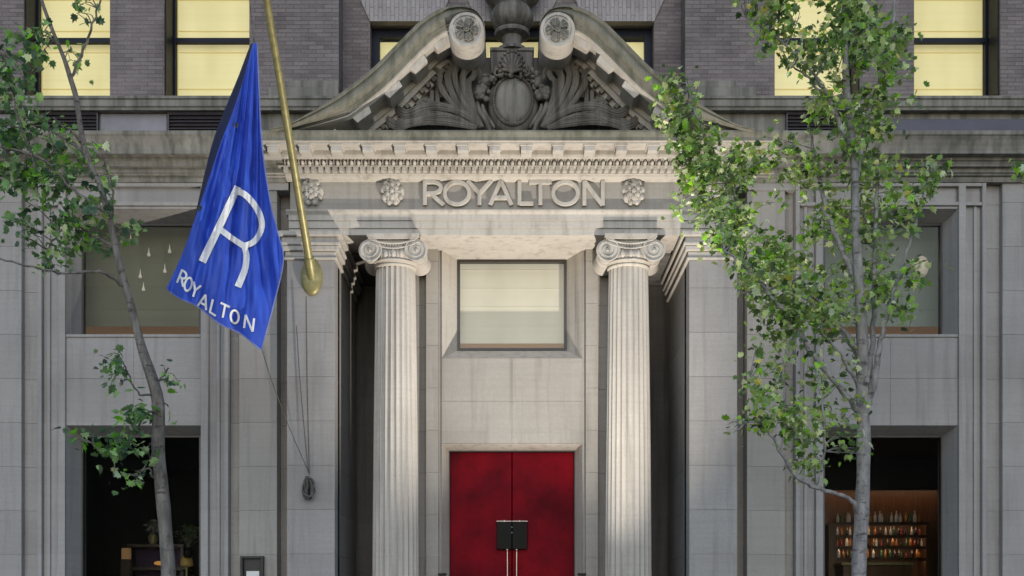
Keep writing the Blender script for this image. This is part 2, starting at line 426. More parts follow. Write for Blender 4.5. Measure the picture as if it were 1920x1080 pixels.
# splayed window surround
b=MB(); yo,yi=YC,YC+.30; ox,oz0,oz1=1.0,5.275,6.812; ix,iz0,iz1=.79,5.45,6.765
o_=[(-ox,yo,oz0),(ox,yo,oz0),(ox,yo,oz1),(-ox,yo,oz1)]; i_=[(-ix,yi,iz0),(ix,yi,iz0),(ix,yi,iz1),(-ix,yi,iz1)]
for k in range(4):
    a=Vector(o_[k]); c=Vector(o_[(k+1)%4]); d=Vector(i_[(k+1)%4]); e=Vector(i_[k])
    b.quad(a,c,d,e)
b.build('window_surround',M['stone_carved'],H)
fr=MB(); frame_ring(fr,-ix,ix,iz0,iz1,yi-.02,yi+.08,.035); wd=fr.build('window',M['frame_dark'],H)
MB().box(-ix+.035,ix-.035,yi+.02,yi+.028,iz0+.035,iz1-.035).build('pane',M['glass'],wd)
b=MB(); b.box(-ix+.03,ix-.03,yi+.20,yi+.21,5.60,6.95)
for k in range(4): b.box(-ix+.03,ix-.03,yi+.194,yi+.201,5.86+.27*k,5.866+.27*k)
b.build('blind',M['shade_cream'],wd)
M['wood_warm']=glow('lit_cream_wainscot',(.36,.26,.19),.45)  # self-glow imitates lamplight falling on this wainscot
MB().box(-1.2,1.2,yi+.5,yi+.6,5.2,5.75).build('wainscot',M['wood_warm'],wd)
# door surround and leaves
b=MB(); yo,yi2=YC,1.06; ox,oz1=1.0,4.057; dx,dz=.912,4.0
o_=[(-ox,yo,0),(-ox,yo,oz1),(ox,yo,oz1),(ox,yo,0)]; i_=[(-dx,yi2,0),(-dx,yi2,dz),(dx,yi2,dz),(dx,yi2,0)]
for k in range(3): b.quad(o_[k],i_[k],i_[k+1],o_[k+1])
b.build('door_surround',M['stone_carved'],H)
MB().box(-.93,.93,1.04,1.20,3.985,4.03).box(-.93,-.905,1.04,1.2,0,3.985).box(.905,.93,1.04,1.2,0,3.985).build('door_frame',M['frame_dark'],H)
for s in (-1,1):
    d=MB(); d.box(s*.006,s*.904,1.10,1.16,1.2,3.984); dl=d.build('door',M['door'],H,bevel=.006)
    pz0,pz1=Z(1030,1.03),Z(978,1.03)
    q=MB(); q.box(s*.004,s*.222,1.03,1.075,pz0,pz1); q.build('lock_plate',M['black'],dl,bevel=.008)
    q=MB(); q.box(s*.004,s*.226,1.022,1.08,pz1+.001,pz1+.011); q.box(s*.10,s*.118,1.012,1.022,pz1-.004,pz1+.018)
    q.build('plate_trim',M['steel'],dl)
    q=MB(); q.tube([(s*.068,1.04,pz0+.0),(s*.066,1.035,pz0-.5),(s*.064,1.04,pz0-1.0)],.011,10)
    q.ball((s*.068,1.03,pz0-.01),.02,.02,.02,10,6); q.build('pull_bar',M['gold'],dl,smooth=60)
    if s>0:
        for dz_ in (.085,.16): MB().ball((0,1.028,pz1-dz_),.008,.006,.012,8,6).build('lock_cylinder',M['chrome'],dl)
st=MB()
for k in range(6): st.box(-2.3,2.3,-.9+.0+k*.28,1.2,.2*k,.2*(k+1)-.001 if k<5 else 1.2)
st.build('steps',M['stone_cool'],H,bevel=.01)

# ---- columns
CX=1.617; CY=.31; ZB,ZT=1.45,6.40
def make_column(s):
    cx=s*CX; n=24; rings=[]
    for i in range(15):
        t=i/14; z=ZB+(ZT-ZB)*t; r=.322-.050*(t**1.7)
        ring=[]
        for k in range(n):
            for q in range(6):
                a=2*math.pi*(k+q/6)/n+math.pi/24
                dep=0 if q in (0,) else math.sin(math.pi*(q)/6)*.026
                rr=r-dep
                ring.append((cx+rr*math.cos(a),CY+rr*math.sin(a),z))
        rings.append(ring)
    m=MB(); m.loft(rings); col=m.build('column',M['stone_carved'],H,smooth=35)
    m=MB(); m.lathe(cx,CY,[(.40,1.2),(.43,1.23),(.43,1.28),(.36,1.30),(.35,1.34),(.38,1.36),(.38,1.40),(.34,1.42),(.33,1.45)],32); m.box(cx-.45,cx+.45,CY-.45,CY+.4,1.0,1.2)
    m.build('column_base',M['stone_carved'],col,smooth=40)
    c=MB()
    zc=6.575; vx=.318
    # abacus
    c.box(cx-.34,cx+.34,-.06,.66,6.728,6.752); c.box(cx-.355,cx+.355,-.075,.67,6.753,6.795)
    # neck and echinus
    c.lathe(cx,CY,[(.272,6.39),(.29,6.40),(.295,6.415),(.285,6.43),(.30,6.45),(.335,6.50),(.345,6.54),(.33,6.57),(.30,6.58)],40)
    # bolsters: waisted rolls from the front volutes to the back ones
    for e in (-1,1):
        vcx=cx+e*vx; pr=[]
        for i in range(13):
            t=i/12; y=-.035+t*.68; r=.152-.045*math.sin(math.pi*t)
            pr.append((r,y))
        c.disc_y(vcx,zc,pr,28)
        for yy in (.28,.33): c.disc_y(vcx,zc,[(.116,yy-.012),(.128,yy),(.116,yy+.012)],28)
        # spiral ridge and eye, front and back
        for yy,dr in ((-.04,1),):
            pts=[];rad=[]
            for i in range(64):
                t=i/63; a=math.pi/2 - e*(-1)*t*2*math.pi*2.4
                r=.146*(1-t)**.9+.022
                pts.append((vcx+r*math.cos(a),yy,zc+r*math.sin(a))); rad.append(.013*(1-.45*t))
            c.tube(pts,rad,6,.9)
            c.ball((vcx,yy-.004,zc),.026,.02,.026,10,6)
    # cushion linking the volutes, with its two sagging fillets
    for off,rr in ((0.0,.012),(-.05,.010)):
        pts=[(cx+vx*(t*2-1)*.98,-.042,zc+.146+off-.055*math.sin(math.pi*t)*(1 if off==0 else 1.25)) for t in [i/16 for i in range(17)]]
        c.tube(pts,rr,6)
    c.prism_y([(cx-vx,zc+.15),(cx-vx,zc-.02),(cx+vx,zc-.02),(cx+vx,zc+.15)],-.005,.62)
    # carved leaf frieze on the cushion
    for i in range(9):
        t=(i-4)/4; c.ball((cx+t*.15,-.02,zc+.098-.03*(1-t*t)),.017,.018,.032,8,5)
    # egg and dart
    for i in range(5):
        a=(i-2)*.36; px_=cx+.30*math.sin(a); py_=CY-.335*math.cos(a)
        c.ball((px_,py_,zc-.035),.036,.035,.056,10,7)
    for i in range(4):
        a=(i-1.5)*.36; c.ball((cx+.31*math.sin(a),CY-.345*math.cos(a),zc-.04),.010,.016,.055,6,5)
    pts=[(cx+.31*math.sin(a),CY-.335*math.cos(a),zc-.115) for a in [(-1+i/10)*1.1 for i in range(21)]]
    c.tube(pts,.014,6)
    c.build('capital',M['stone_carved'],col,smooth=45)
for s in (-1,1): make_column(s)

# ---- entablature over the portico
EX=3.05
a=MB()
for k,(z0,z1,y) in enumerate(((6.812,6.90,.055),(6.902,7.00,.035),(7.002,7.075,.015))): a.box(-EX-.0,EX,y,.74,z0,z1)
a.extrude_x([(.7,7.076),(.01,7.076),(.005,7.09),(-.01,7.10),(-.015,7.115),(-.027,7.118),(-.027,7.135),(.7,7.135)],-EX-.03,EX+.03)
a.box(-EX+.03,EX-.03,.741,1.0,6.86,7.1)
a.build('architrave',M['stone_carved'],H)
fz=MB(); fz.box(-EX+.02,EX-.02,.03,.7,7.1355,7.62); FR=fz.build('frieze',M['stone'],H)
FY=.03
# bed mouldings, dentils, eggs, corona
cm=MB()
cm.extrude_x([(.7,7.525),(.02,7.525),(-.02,7.54),(-.07,7.565),(-.08,7.583),(-.12,7.585),(-.12,7.725),(-.30,7.7255),(-.33,7.735),(-.335,7.75),(-.35,7.752),(-.35,7.812),
              (-.57,7.815),(-.57,7.835),(-.60,7.84),(.7,7.84)],-EX-.5,EX+.5)
COR=cm.build('cornice',M['stone_carved'],H)
MB().extrude_x([(.7,7.8405),(-.60,7.8405),(-.60,7.885),(-.61,7.90),(-.63,7.93),(-.635,7.94),(-.635,7.962),(.7,7.97)],-EX-.5,EX+.5).build('corona',M['stone_moss'],COR)
dn=MB(); n=int(2*EX/.094)
for i in range(n+1):
    x=-EX+i*.094; dn.box(x-.029,x+.029,-.20,-.115,7.592,7.648)
dn.box(-EX-.1,EX+.1,-.215,-.115,7.652,7.664)
dn.build('dentil_course',M['stone_carved'],COR)
eg=MB()
for i in range(n+1):
    x=-EX+i*.094+.047
    eg.ball((x,-.20,7.693),.031,.085,.034,8,6); eg.box(x-.052,x-.042,-.27,-.115,7.668,7.722)
eg.build('egg_and_dart_course',M['stone_carved'],COR,smooth=50)
md=X(633.5,-.4)-X(575,-.4)*1.0
for i in range(-8,8):
    px=960+ (i+.5)*59.3 - (.5*59.3) + (809-960+59.3*3)   # measured rhythm of the blocks
    x=X(px,-.5)
    if abs(x)>EX+.2: continue
    q=MB(); q.extrude_x([(-.34,7.813),(-.545,7.8135),(-.545,7.735),(-.535,7.718),(-.50,7.712),(-.43,7.722),(-.37,7.716),(-.34,7.716)],x-.072,x+.072)
    q.extrude_x([(-.335,7.8125),(-.562,7.8128),(-.562,7.792),(-.335,7.792)],x-.088,x+.088)
    q.build('modillion',M['stone_carved'],COR,bevel=.006)

# ---- carved letters of the frieze
def stroke(mb, pts, w, y0, y1, closed=False, taper=None):
    """a cut letter stroke: a bar of width w along pts (x,z), standing from y1 out to y0 with chamfered edges"""
    n=len(pts); L=[];Rr=[]
    for i,(x,z) in enumerate(pts):
        if closed: p,q=pts[(i-1)%n],pts[(i+1)%n]
        else: p,q=pts[max(i-1,0)],pts[min(i+1,n-1)]
        tx,tz=q[0]-p[0],q[1]-p[1]; l=math.hypot(tx,tz) or 1
        nx,nz=-tz/l,tx/l; h=w/2*(taper[i] if taper else 1)
        L.append((nx*h,nz*h))
    rings=[]
    for (x,z),(nx,nz) in zip(pts,L):
        rings.append([(x+nx,y1,z+nz),(x+nx,y0+.006,z+nz),(x+nx*.75,y0,z+nz*.75),(x-nx*.75,y0,z-nz*.75),(x-nx,y0+.006,z-nz),(x-nx,y1,z-nz)])
    if closed: rings.append(rings[0])
    mb.loft(rings,caps=not closed)
def arc(cx,cz,rx,rz,a0,a1,n=20): return [(cx+rx*math.cos(R(a0+(a1-a0)*i/n)),cz+rz*math.sin(R(a0+(a1-a0)*i/n))) for i in range(n+1)]
GLYPH={ # unit box strokes: x 0..1, z 0..1
 'R':[[(.10,0),(.10,1)],[(.10,.95)]+[(.45+.42*math.cos(R(t)),.71+.24*math.sin(R(t))) for t in range(90,-91,-15)]+[(.10,.47)],[(.42,.47),(.70,.22),(1.0,0)]],
 'O':[('c',arc(.5,.5,.46,.46,0,360,36)[:-1])],
 'Y':[[(.02,1),(.5,.48)],[(.98,1),(.5,.48)],[(.5,.5),(.5,0)]],
 'A':[[(.0,0),(.5,1)],[(1,0),(.5,1)],[(.2,.30),(.8,.30)]],
 'L':[[(.1,1),(.1,0)],[(.1,.05),(1,.05)]],
 'T':[[(0,.95),(1,.95)],[(.5,.95),(.5,0)]],
 'N':[[(.08,0),(.08,1)],[(.08,1),(.92,0)],[(.92,0),(.92,1)]]}
# px extents read off the frieze: letter, left, right, top, bottom
for ch,l,r,t,b_ in (('R',793,832,341,386),('O',832,882,341,387),('Y',876,922,341,386),('A',919,959,341,386),('L',971,1000,341,386),('T',992,1034,341,386),('O',1035,1085,341,387),('N',1092,1133,341,387)):
    m=MB(); x0,x1,z0,z1=X(l,FY),X(r,FY),Z(b_,FY),Z(t,FY)
    for k,g in enumerate(GLYPH[ch]):
        cl=g[0]=='c'; pts=g[1] if cl else g
        pts=[(x0+p[0]*(x1-x0),z0+p[1]*(z1-z0)) for p in pts]
        stroke(m,pts,.056,FY-.055-.0012*k,FY+.01,cl)
    m.build('letter',M['stone_carved'],FR)

# ---- carved bosses between the letters
def boss(px):
    x,z=X(px,FY),Z(361,FY); m=MB()
    def lump(d):
        a=math.atan2(d.z,d.x); return 1+.10*math.sin(5*a+1)+.06*math.sin(9*a)*abs(d.y)
    m.ball((x,FY+.0,z-.01),.15,.085,.175,28,14,lump)
    for k in range(9):
        a=2*math.pi*k/9+.2; m.ball((x+.128*math.cos(a),FY-.045,z-.01+.15*math.sin(a)),.036,.03,.04,10,6)
    for k in range(6):
        a=2*math.pi*k/6+.5; m.ball((x+.066*math.cos(a),FY-.078,z-.01+.08*math.sin(a)),.036,.03,.042,10,6)
        m.tube([(x+.03*math.cos(a+.5),FY-.10,z-.01+.035*math.sin(a+.5)),(x+.09*math.cos(a+.5),FY-.085,z-.01+.105*math.sin(a+.5)),(x+.145*math.cos(a+.62),FY-.04,z-.01+.17*math.sin(a+.62))],[.008,.012,.006],5)
    m.ball((x,FY-.10,z-.01),.032,.025,.036,10,6)
    for k in range(5):
        a=R(40+25*k); m.ball((x+.075*math.cos(a),FY-.03,z+.12+.06*math.sin(a)),.026,.035,.03,8,6)
    m.ball((x,FY-.035,z+.20),.022,.028,.026,8,6)
    m.build('rosette',M['stone_carved'],FR,smooth=60)
for px in (585,736,1187,1338): boss(px)

# ================================================================== PEDIMENT
YF=-.72
outer=[(505,240.5),(538,233),(589,206),(643,171),(698,128),(752,74),(791,37),(826,16),(860,10),(890,18),(907,40),(910,62)]
path=spline([(X(a,YF),Z(b_,YF)) for a,b_ in outer],88)
ZCOR=7.955
def rake_frames(s):
    fr=[]
    for i,(x,z) in enumerate(path):
        p,q=path[max(i-1,0)],path[min(i+1,len(path)-1)]
        tx,tz=q[0]-p[0],q[1]-p[1]; l=math.hypot(tx,tz); nx,nz=tz/l,-tx/l      # normal to the inside (down/right)
        t=i/(len(path)-1)
        k=min(1.0,max(.12,(z-7.96)/.42))
        if t>.66: k=max(.22,1-(t-.66)/.14*.78)
        fr.append((s*x,z,s*nx,nz,k,s*tx/l,tz/l))
    return fr
RPROF=[(0,.25),(0,-.72),(.03,-.72),(.034,-.685),(.05,-.68),(.085,-.695),(.12,-.69),(.15,-.665),(.165,-.64),(.168,-.61),(.188,-.605),(.19,-.58),(.215,-.575),(.218,-.50),(.218,.25)]
CPROF=[(.212,.24),(.212,-.555),(.24,-.55),(.246,-.535),(.268,-.50),(.272,-.16),(.33,-.15),(.335,-.11),(.40,-.105),(.405,-.05),(.47,-.04),(.48,.24)]
Mped=M['stone_moss']
for s in (-1,1):
    fr=rake_frames(s); rings=[]
    for i,(x,z,nx,nz,k,tx,tz) in enumerate(fr):
        if i>82: break
        rings.append([(x+nx*n_*k,y,z+nz*n_*k) for n_,y in RPROF])
    m=MB(); m.loft(rings,closed=True)
    PS=m.build('pediment_scroll',Mped,H,smooth=28)
    m=MB(); m.loft([[(x+nx*n_*k,y,z+nz*n_*k) for n_,y in CPROF] for (x,z,nx,nz,k,tx,tz) in fr[:66]]); m.build('corona',M['stone_carved'],PS,smooth=28)
    # modillions under the raking soffit, and its dentils
    cur=0; last=None; dl=0
    dm=MB()
    for i in range(1,len(fr)):
        x,z,nx,nz,k,tx,tz=fr[i]
        step=math.hypot(x-fr[i-1][0],z-fr[i-1][1]); cur+=step; dl+=step
        if i/len(fr)>.62 or k<.55: continue
        if last is None or cur-last>.46:
            last=cur; q=MB(); pts=[]
            for n_,hw in ((.262,.135),(.35,.115)):
                for tt,yy in ((-1,-.515),(1,-.515),(1,-.17),(-1,-.17)):
                    pts.append((x+nx*n_+tx*hw*tt,yy+(.02 if n_>.3 else 0)*( 1 if yy<-.3 else 0),z+nz*n_+tz*hw*tt))
            q.hexa(pts); q.build('modillion',M['stone_carved'],PS,bevel=.008)
        if dl>.085:
            dl=0
            pts=[]
            for n_ in (.405,.468):
                for tt,yy in ((-1,-.115),(1,-.115),(1,-.03),(-1,-.03)):
                    pts.append((x+nx*n_+tx*.028*tt,yy,z+nz*n_+tz*.028*tt))
            dm.hexa(pts)
            # tall reeded blocks of the lower bed mould
            zz=z+nz*.50; xx=x+nx*.50
            dm.box(xx-.027,xx+.027,-.0,.12,zz-.22,zz+.02)
    dm.build('dentil_course',M['stone_soot'],PS)
    # the round scroll end, rolled forward from the parapet
    scx,scz,sr=s*abs(X(874.5,-.75)),Z(55,-.75),.232
    m=MB(); m.disc_y(scx,scz,[(sr-.055,-.735),(sr-.045,-.752),(sr-.01,-.752),(sr,-.735),(sr,-.5),(sr-.004,-.1),(sr,.2)],48)
    SC=m.build('scroll_end',M['stone_carved'],PS,smooth=40)
    m=MB()
    for k in range(5):
        a=2*math.pi*k/5+R(90+20*s); cxp,czp=scx+.098*math.cos(a),scz+.098*math.sin(a)
        def pf(d,a=a): 
            b_=math.atan2(d.z,d.x); return 1+.14*math.sin(7*b_)
        m.ball((cxp,-.742,czp),.062,.03,.062,18,8,pf)
        for q in (-1,0,1):
            aa=a+q*.34; m.ball((scx+.135*math.cos(aa),-.765,scz+.135*math.sin(aa)),.017,.012,.017,7,5)
            m.tube([(scx+.05*math.cos(a+q*.1),-.765,scz+.05*math.sin(a+q*.1)),(scx+.10*math.cos(aa),-.778,scz+.10*math.sin(aa)),(scx+.128*math.cos(aa),-.768,scz+.128*math.sin(aa))],.008,5)
    m.disc_y(scx,scz,[(.038,-.74),(.04,-.775),(.028,-.782),(.026,-.772),(.016,-.772),(.014,-.79),(.004,-.795)],20)
    m.build('rosette',M['stone_dirty'],SC,smooth=50)

# tympanum
TY=.10
t=MB()
for s in (-1,1):
    fr=rake_frames(s); prev=None
    for i,(x,z,nx,nz,k,tx,tz) in enumerate(fr):
        if abs(x)<.80: break
        cur=(x,z+nz*.12*k)
        if prev and abs(cur[0]-prev[0])>.002:
            t.quad((prev[0],TY,7.9),(cur[0],TY,7.9),(cur[0],TY,cur[1]),(prev[0],TY,prev[1]))
            t.quad((prev[0],TY+.3,7.9),(prev[0],TY+.3,prev[1]),(cur[0],TY+.3,cur[1]),(cur[0],TY+.3,7.9))
        prev=cur
t.box(-.82,.82,TY+.001,TY+.3,7.9,Z(108,TY))
TP=t.build('tympanum',M['stone_soot'],H)
# cartouche: convex oval in a beaded rim on a scrolled shield
c=MB(); ccx,ccz=X(962,0),Z(189,-.05)
rx,rz=.245,.305
def oval(prof):
    rings=[]
    for k,y in prof:
        rings.append([(ccx+rx*k*math.cos(2*math.pi*j/48),y,ccz+rz*k*math.sin(2*math.pi*j/48)) for j in range(48)])
    return rings
c.loft(list(reversed(oval([(1.45,.11),(1.42,.03),(1.30,-.02),(1.16,-.04),(1.13,-.075),(1.06,-.08),(1.02,-.05),(.98,-.055)]))),caps=True)
c.build('cartouche_shield',M['stone_soot'],TP,smooth=40)
c=MB(); c.loft(list(reversed(oval([(1.0,.02),(.99,-.055),(.8,-.085),(.5,-.11),(.2,-.122),(.02,-.124)]))))
c.build('cartouche_oval',M['stone_dirty'],TP,smooth=60)
c=MB()
for j in range(56):
    a=2*math.pi*j/56; c.ball((ccx+rx*1.075*math.cos(a),-.085,ccz+rz*1.075*math.sin(a)),.012,.012,.012,6,4)
c.build('beading',M['stone_soot'],TP,smooth=60)
# wreath arch, shell crest
w=MB(); rnd=random.Random(4)
for j in range(25):
    a=R(8+164*j/24); x=.40*math.cos(a)*1.05; z=ccz+.40*math.sin(a)
    for q in range(5):
        w.ball((x+rnd.uniform(-.075,.075),-.07+rnd.uniform(-.06,.03),z+rnd.uniform(-.065,.065)),*(rnd.uniform(.025,.05) for _ in range(3)),8,6)
for s in (-1,1):
    w.ball((s*.43,-.07,ccz+.09),.085,.09,.09,14,9,lambda d:1+.12*math.sin(6*math.atan2(d.z,d.x)))
    w.ball((s*.36,-.08,ccz+.24),.07,.08,.075,14,9,lambda d:1+.12*math.sin(6*math.atan2(d.z,d.x)))
    pts=spline([(s*.47,-.03,ccz-.0),(s*.44,-.06,ccz-.14),(s*.34,-.07,ccz-.30),(s*.30,-.07,ccz-.42)],14)
    w.tube(pts,[.02+.018*math.sin(math.pi*i/14) for i in range(15)],7)
    pts=spline([(s*.40,-.05,ccz-.05),(s*.38,-.08,ccz-.16),(s*.29,-.08,ccz-.30),(s*.24,-.06,ccz-.37)],14)
    w.tube(pts,[.016+.014*math.sin(math.pi*i/14) for i in range(15)],7)
w.build('garland',M['stone_soot'],TP,smooth=60)
sh=MB(); shz=Z(140,-.1)
for j in range(9):
    a=R(-10+200*j/8)
    sh.tube(spline([(0,-.12,shz+.02),(.09*math.cos(a),-.17,shz+.05+.10*math.sin(a)),(.14*math.cos(a),-.15,shz+.07+.19*math.sin(a))],6),[.012,.016,.02,.024,.027,.028,.02],7)
for j in range(13):
    a=R(-15+210*j/12); sh.ball((.165*math.cos(a),-.16,shz+.07+.215*math.sin(a)),.024,.03,.024,8,6)
for s in (-1,1):
    pts=[];
    for i in range(18):
        tt=i/17; r=.075*(1-tt*.8); a=R(200 if s>0 else -20)+s*-1*tt*7; pts.append((s*.19+r*math.cos(a),-.14,shz-.0+r*math.sin(a)))
    sh.tube(pts,[.022*(1-.5*i/17) for i in range(18)],6)
sh.build('shell_crest',M['stone_soot'],TP,smooth=60)
# acanthus / palm sprays either side of the cartouche
FRONDS=[[(905,241),(893,211),(882,183),(879,158),(888,150)],[(904,241),(887,208),(872,178),(868,152),(874,138)],[(903,240),(876,207),(860,176),(853,148),(858,132)],
        [(901,240),(868,208),(848,178),(840,150),(846,134)],[(900,238),(862,212),(838,186),(824,164),(826,148)],
        [(899,236),(860,212),(818,204),(790,210),(768,220)],[(896,239),(850,226),(812,214),(782,224),(755,231)],[(894,241),(845,233),(800,231),(770,236),(748,241)],
        [(880,236),(846,222),(808,224),(782,234),(756,243)],[(850,222),(826,208),(800,194),(788,196),(796,206)]]
for s in (-1,1):
    m=MB()
    for k,fr_ in enumerate(FRONDS):
        pts=[]
        for (a,b_) in fr_:
            q=P(a,b_,0); pts.append((s*-q.x,-.0,q.z))
        (x1_,_,z1_),(x2_,_,z2_)=pts[-2],pts[-1]; a_=math.atan2(z2_-z1_,x2_-x1_); cx_,cz_=x2_,z2_; st_=.075; tw=(1 if k%2 else -1)*(1 if k<5 else .8)*s
        for q_ in range(6):
            a_+=tw*.62; cx_+=st_*math.cos(a_); cz_+=st_*math.sin(a_); st_*=.84; pts.append((cx_,0,cz_))
        pts=spline(pts,16)
        pts=[(p[0],-.005-.012*(k%3)-.085*math.sin(math.pi*min(1,(i/16)*.9+.08)),p[2]) for i,p in enumerate(pts)]
        wd=(.052 if k>=5 else .040)*(1+.25*(k%2))
        rad=[wd*(.28+.72*math.sin(math.pi*min(1,(.12+.88*i/16)))**.8)*(1 if i<16 else .3) for i in range(17)]
        m.tube(pts,rad,8,.45,(0,1,0))
        # raised midrib
        m.tube([(p[0],p[1]-rad[i]*.42,p[2]) for i,p in enumerate(pts)],[r_*.16+.003 for r_ in rad],5)
        for e in (-.5,.5):
            rib=[]
            for i,p in enumerate(pts):
                q0,q1=pts[max(i-1,0)],pts[min(i+1,16)]; tx,tz=q1[0]-q0[0],q1[2]-q0[2]; l=math.hypot(tx,tz) or 1
                rib.append((p[0]-tz/l*rad[i]*e,p[1]-rad[i]*.34,p[2]+tx/l*rad[i]*e))
            m.tube(rib,[r_*.11+.002 for r_ in rad],5)
    m.build('leaf_spray',M['stone_soot'],TP,smooth=60)
# urn on its block, between the scrolls
m=MB(); zt=Z(88,-.05); m.box(-.285,.285,-.03,.4,Z(150,0),zt-.05); m.box(-.30,.30,-.05,.42,zt-.049,zt); PD=m.build('urn_pedestal',M['stone_soot'],H,bevel=.008)
m=MB()
def gad(r,z,a): 
    return r*(1+(.035*abs(math.sin(12*a)) if 9.63<z<9.93 else 0))
m.lathe(0,.1,[(.2,zt-.01),(.2,zt+.03),(.14,zt+.06),(.125,9.44),(.14,9.53),(.235,9.555),(.245,9.585),(.235,9.61),(.13,9.625),(.18,9.645),(.25,9.69),(.283,9.76),(.285,9.82),(.265,9.88),(.235,9.925),(.225,9.94),(.24,9.955),(.225,9.975),(.24,9.99),(.31,10.03),(.37,10.07),(.41,10.15),(.43,10.3),(.44,10.6),(.40,10.8),(.3,10.9),(.1,11.0)],72,gad)
m.build('urn',M['stone_soot'],H,smooth=40)

# ================================================================== UPPER STOREY
BY=.05
ZW0,ZWT=8.66,10.75
for s in (-1,1):
    at=MB(); at.box(s*2.3,s*11,.10,.5,8.0,8.50); at.build('attic_band',M['stone_dirty'],H)
    pn=MB(); pn.box(s*4.735,s*(5.64 if s<0 else 5.195),.085,.11,8.05,8.485); pn.build('attic_panel',M['panel_blue'],H,bevel=.006)
    sl=MB(); sl.extrude_x([(.35,8.49),(-.02,8.49),(-.03,8.52),(-.05,8.535),(-.05,8.62),(-.07,8.63),(-.07,8.665),(.35,8.68)],s*2.42,s*11); sl.build('sill_course',M['stone_dirty'],H)
    q=MB(); q.box(s*(5.2 if s>0 else 6.86),s*8.6,.075,.12,8.05,8.41 if s>0 else 8.48); q.build('attic_panel',M['panel_dusk' if s>0 else 'panel_blue'],H,bevel=.006)
    for a,b_ in ((3.75,4.71),(5.66,6.42)) if s<0 else ((3.75,4.71),):
        lv=MB(); x0,x1=sorted((s*a,s*b_))
        for k in range(9):
            z=8.07+k*.048; lv.hexa([(x0+.02,.05,z),(x1-.02,.05,z),(x1-.02,.09,z+.03),(x0+.02,.09,z+.03),(x0+.02,.05,z+.006),(x1-.02,.05,z+.006),(x1-.02,.09,z+.036),(x0+.02,.09,z+.036)])
        lv.box(x0,x1,.092,.099,8.03,8.486); frame_ring(lv,x0,x1,8.03,8.487,.04,.0915,.02); lv.build('louver',M['louver'],H)
    # brick piers
    bk=MB()
    for a,b_ in ((2.37,3.59),(4.76,5.50),(6.68,11)): bk.box(s*a,s*b_,BY,.76,8.665,ZWT)
    bk.box(s*2.37,s*11,BY,.75,ZWT,13)
    bk.build('brick_wall',M['brick'],H)
    # stone base blocks at the end of the centre bay
    q=MB(); q.box(s*2.36,s*3.32,-.03,.12,8.667,8.80); q.box(s*2.36,s*3.05,-.015,.12,8.801,8.90); q.build('pier_base',M['stone_dirty'],H,bevel=.01)
    for a,b_ in ((3.59,4.76),(5.50,6.68)):
        x0,x1=sorted((s*a,s*b_)); t_=.04
        f=MB(); frame_ring(f,x0,x1,8.60,ZWT,.46,.56,t_); f.box(x0-.001,x0+.014,.10,.459,8.60,ZWT); f.box(x1-.014,x1+.001,.10,.459,8.60,ZWT)
        f.box(x0+t_,x1-t_,.465,.54,Z(79,.46),Z(70.5,.46)); wd=f.build('window',M['frame_blue'],H)
        MB().box(x0+t_,x1-t_,.50,.506,8.65,ZWT-t_).build('pane',M['glass'],wd)
        b=MB(); b.box(x0+t_-.03,x1-t_+.03,.60,.61,8.62,ZWT-.03)
        b.build('blind',M['shade_yellow'],wd)
        b=MB(); z_=8.80
        for k in range(5): b.box(x0+t_,x1-t_,.590,.599,z_,z_+.011+.004*(k%2)); z_+=(.24,.52,.30,.44,.3)[k]
        b.box(x0+t_,x0+t_+.004,.59,.5995,8.62,ZWT-.04); b.build('blind_seams',M['seam'],wd)
        MB().box(x0-.02,x1+.02,.78,.84,8.5,ZWT+.1).build('room',M['void'],wd)
# centre bay, set back, three windows under flat arches
cb=MB(); CBY=.45; WZ=9.93
for a,b_ in ((-2.369,-1.99),(-1.02,-.486),(.486,1.02),(1.99,2.369)): cb.box(a,b_,CBY,.9,8.0,WZ)
cb.box(-2.369,2.369,CBY,.9,WZ,13); cb.build('brick_wall',M['brick'],H)
for xc in (-1.505,0,1.505):
    m=MB(); hw=.485; m.prism_y([(xc-hw,WZ-.002),(xc+hw,WZ-.002),(xc+hw+.19,WZ+.42),(xc-hw-.19,WZ+.42)],CBY-.025,CBY+.1); m.build('flat_arch',M['brick_pale'],H)
    f=MB(); frame_ring(f,xc-hw,xc+hw,8.4,WZ-.003,CBY+.2,CBY+.3,.11); wd=f.build('window',M['frame_blue'],H)
    MB().box(xc-hw+.11,xc+hw-.11,CBY+.24,CBY+.246,8.51,WZ-.113).build('pane',M['glass'],wd)
    MB().box(xc-hw,xc+hw,CBY+.32,CBY+.33,8.3,WZ-.13).build('blind',M['shade_yellow'],wd)
    MB().box(xc-hw-.1,xc+hw+.1,CBY+.46,CBY+.5,8.3,WZ+.1).build('room',M['void'],wd)
sl=MB(); sl.box(-2.37,2.37,.402,.8,7.98,8.4); sl.build('sill_course',M['stone_dirty'],H)
# building mass behind the front, so no sky shows through
bm=MB(); bm.box(-11,11,5.4,5.6,0,13); bm.box(-11,11,.76,5.4,12.9,13); bm.box(-11.1,-11,0,5.6,0,13); bm.box(11,11.1,0,5.6,0,13); bm.box(-11,11,.77,5.4,7.62,7.7); bm.build('back_wall',M['void'],H)

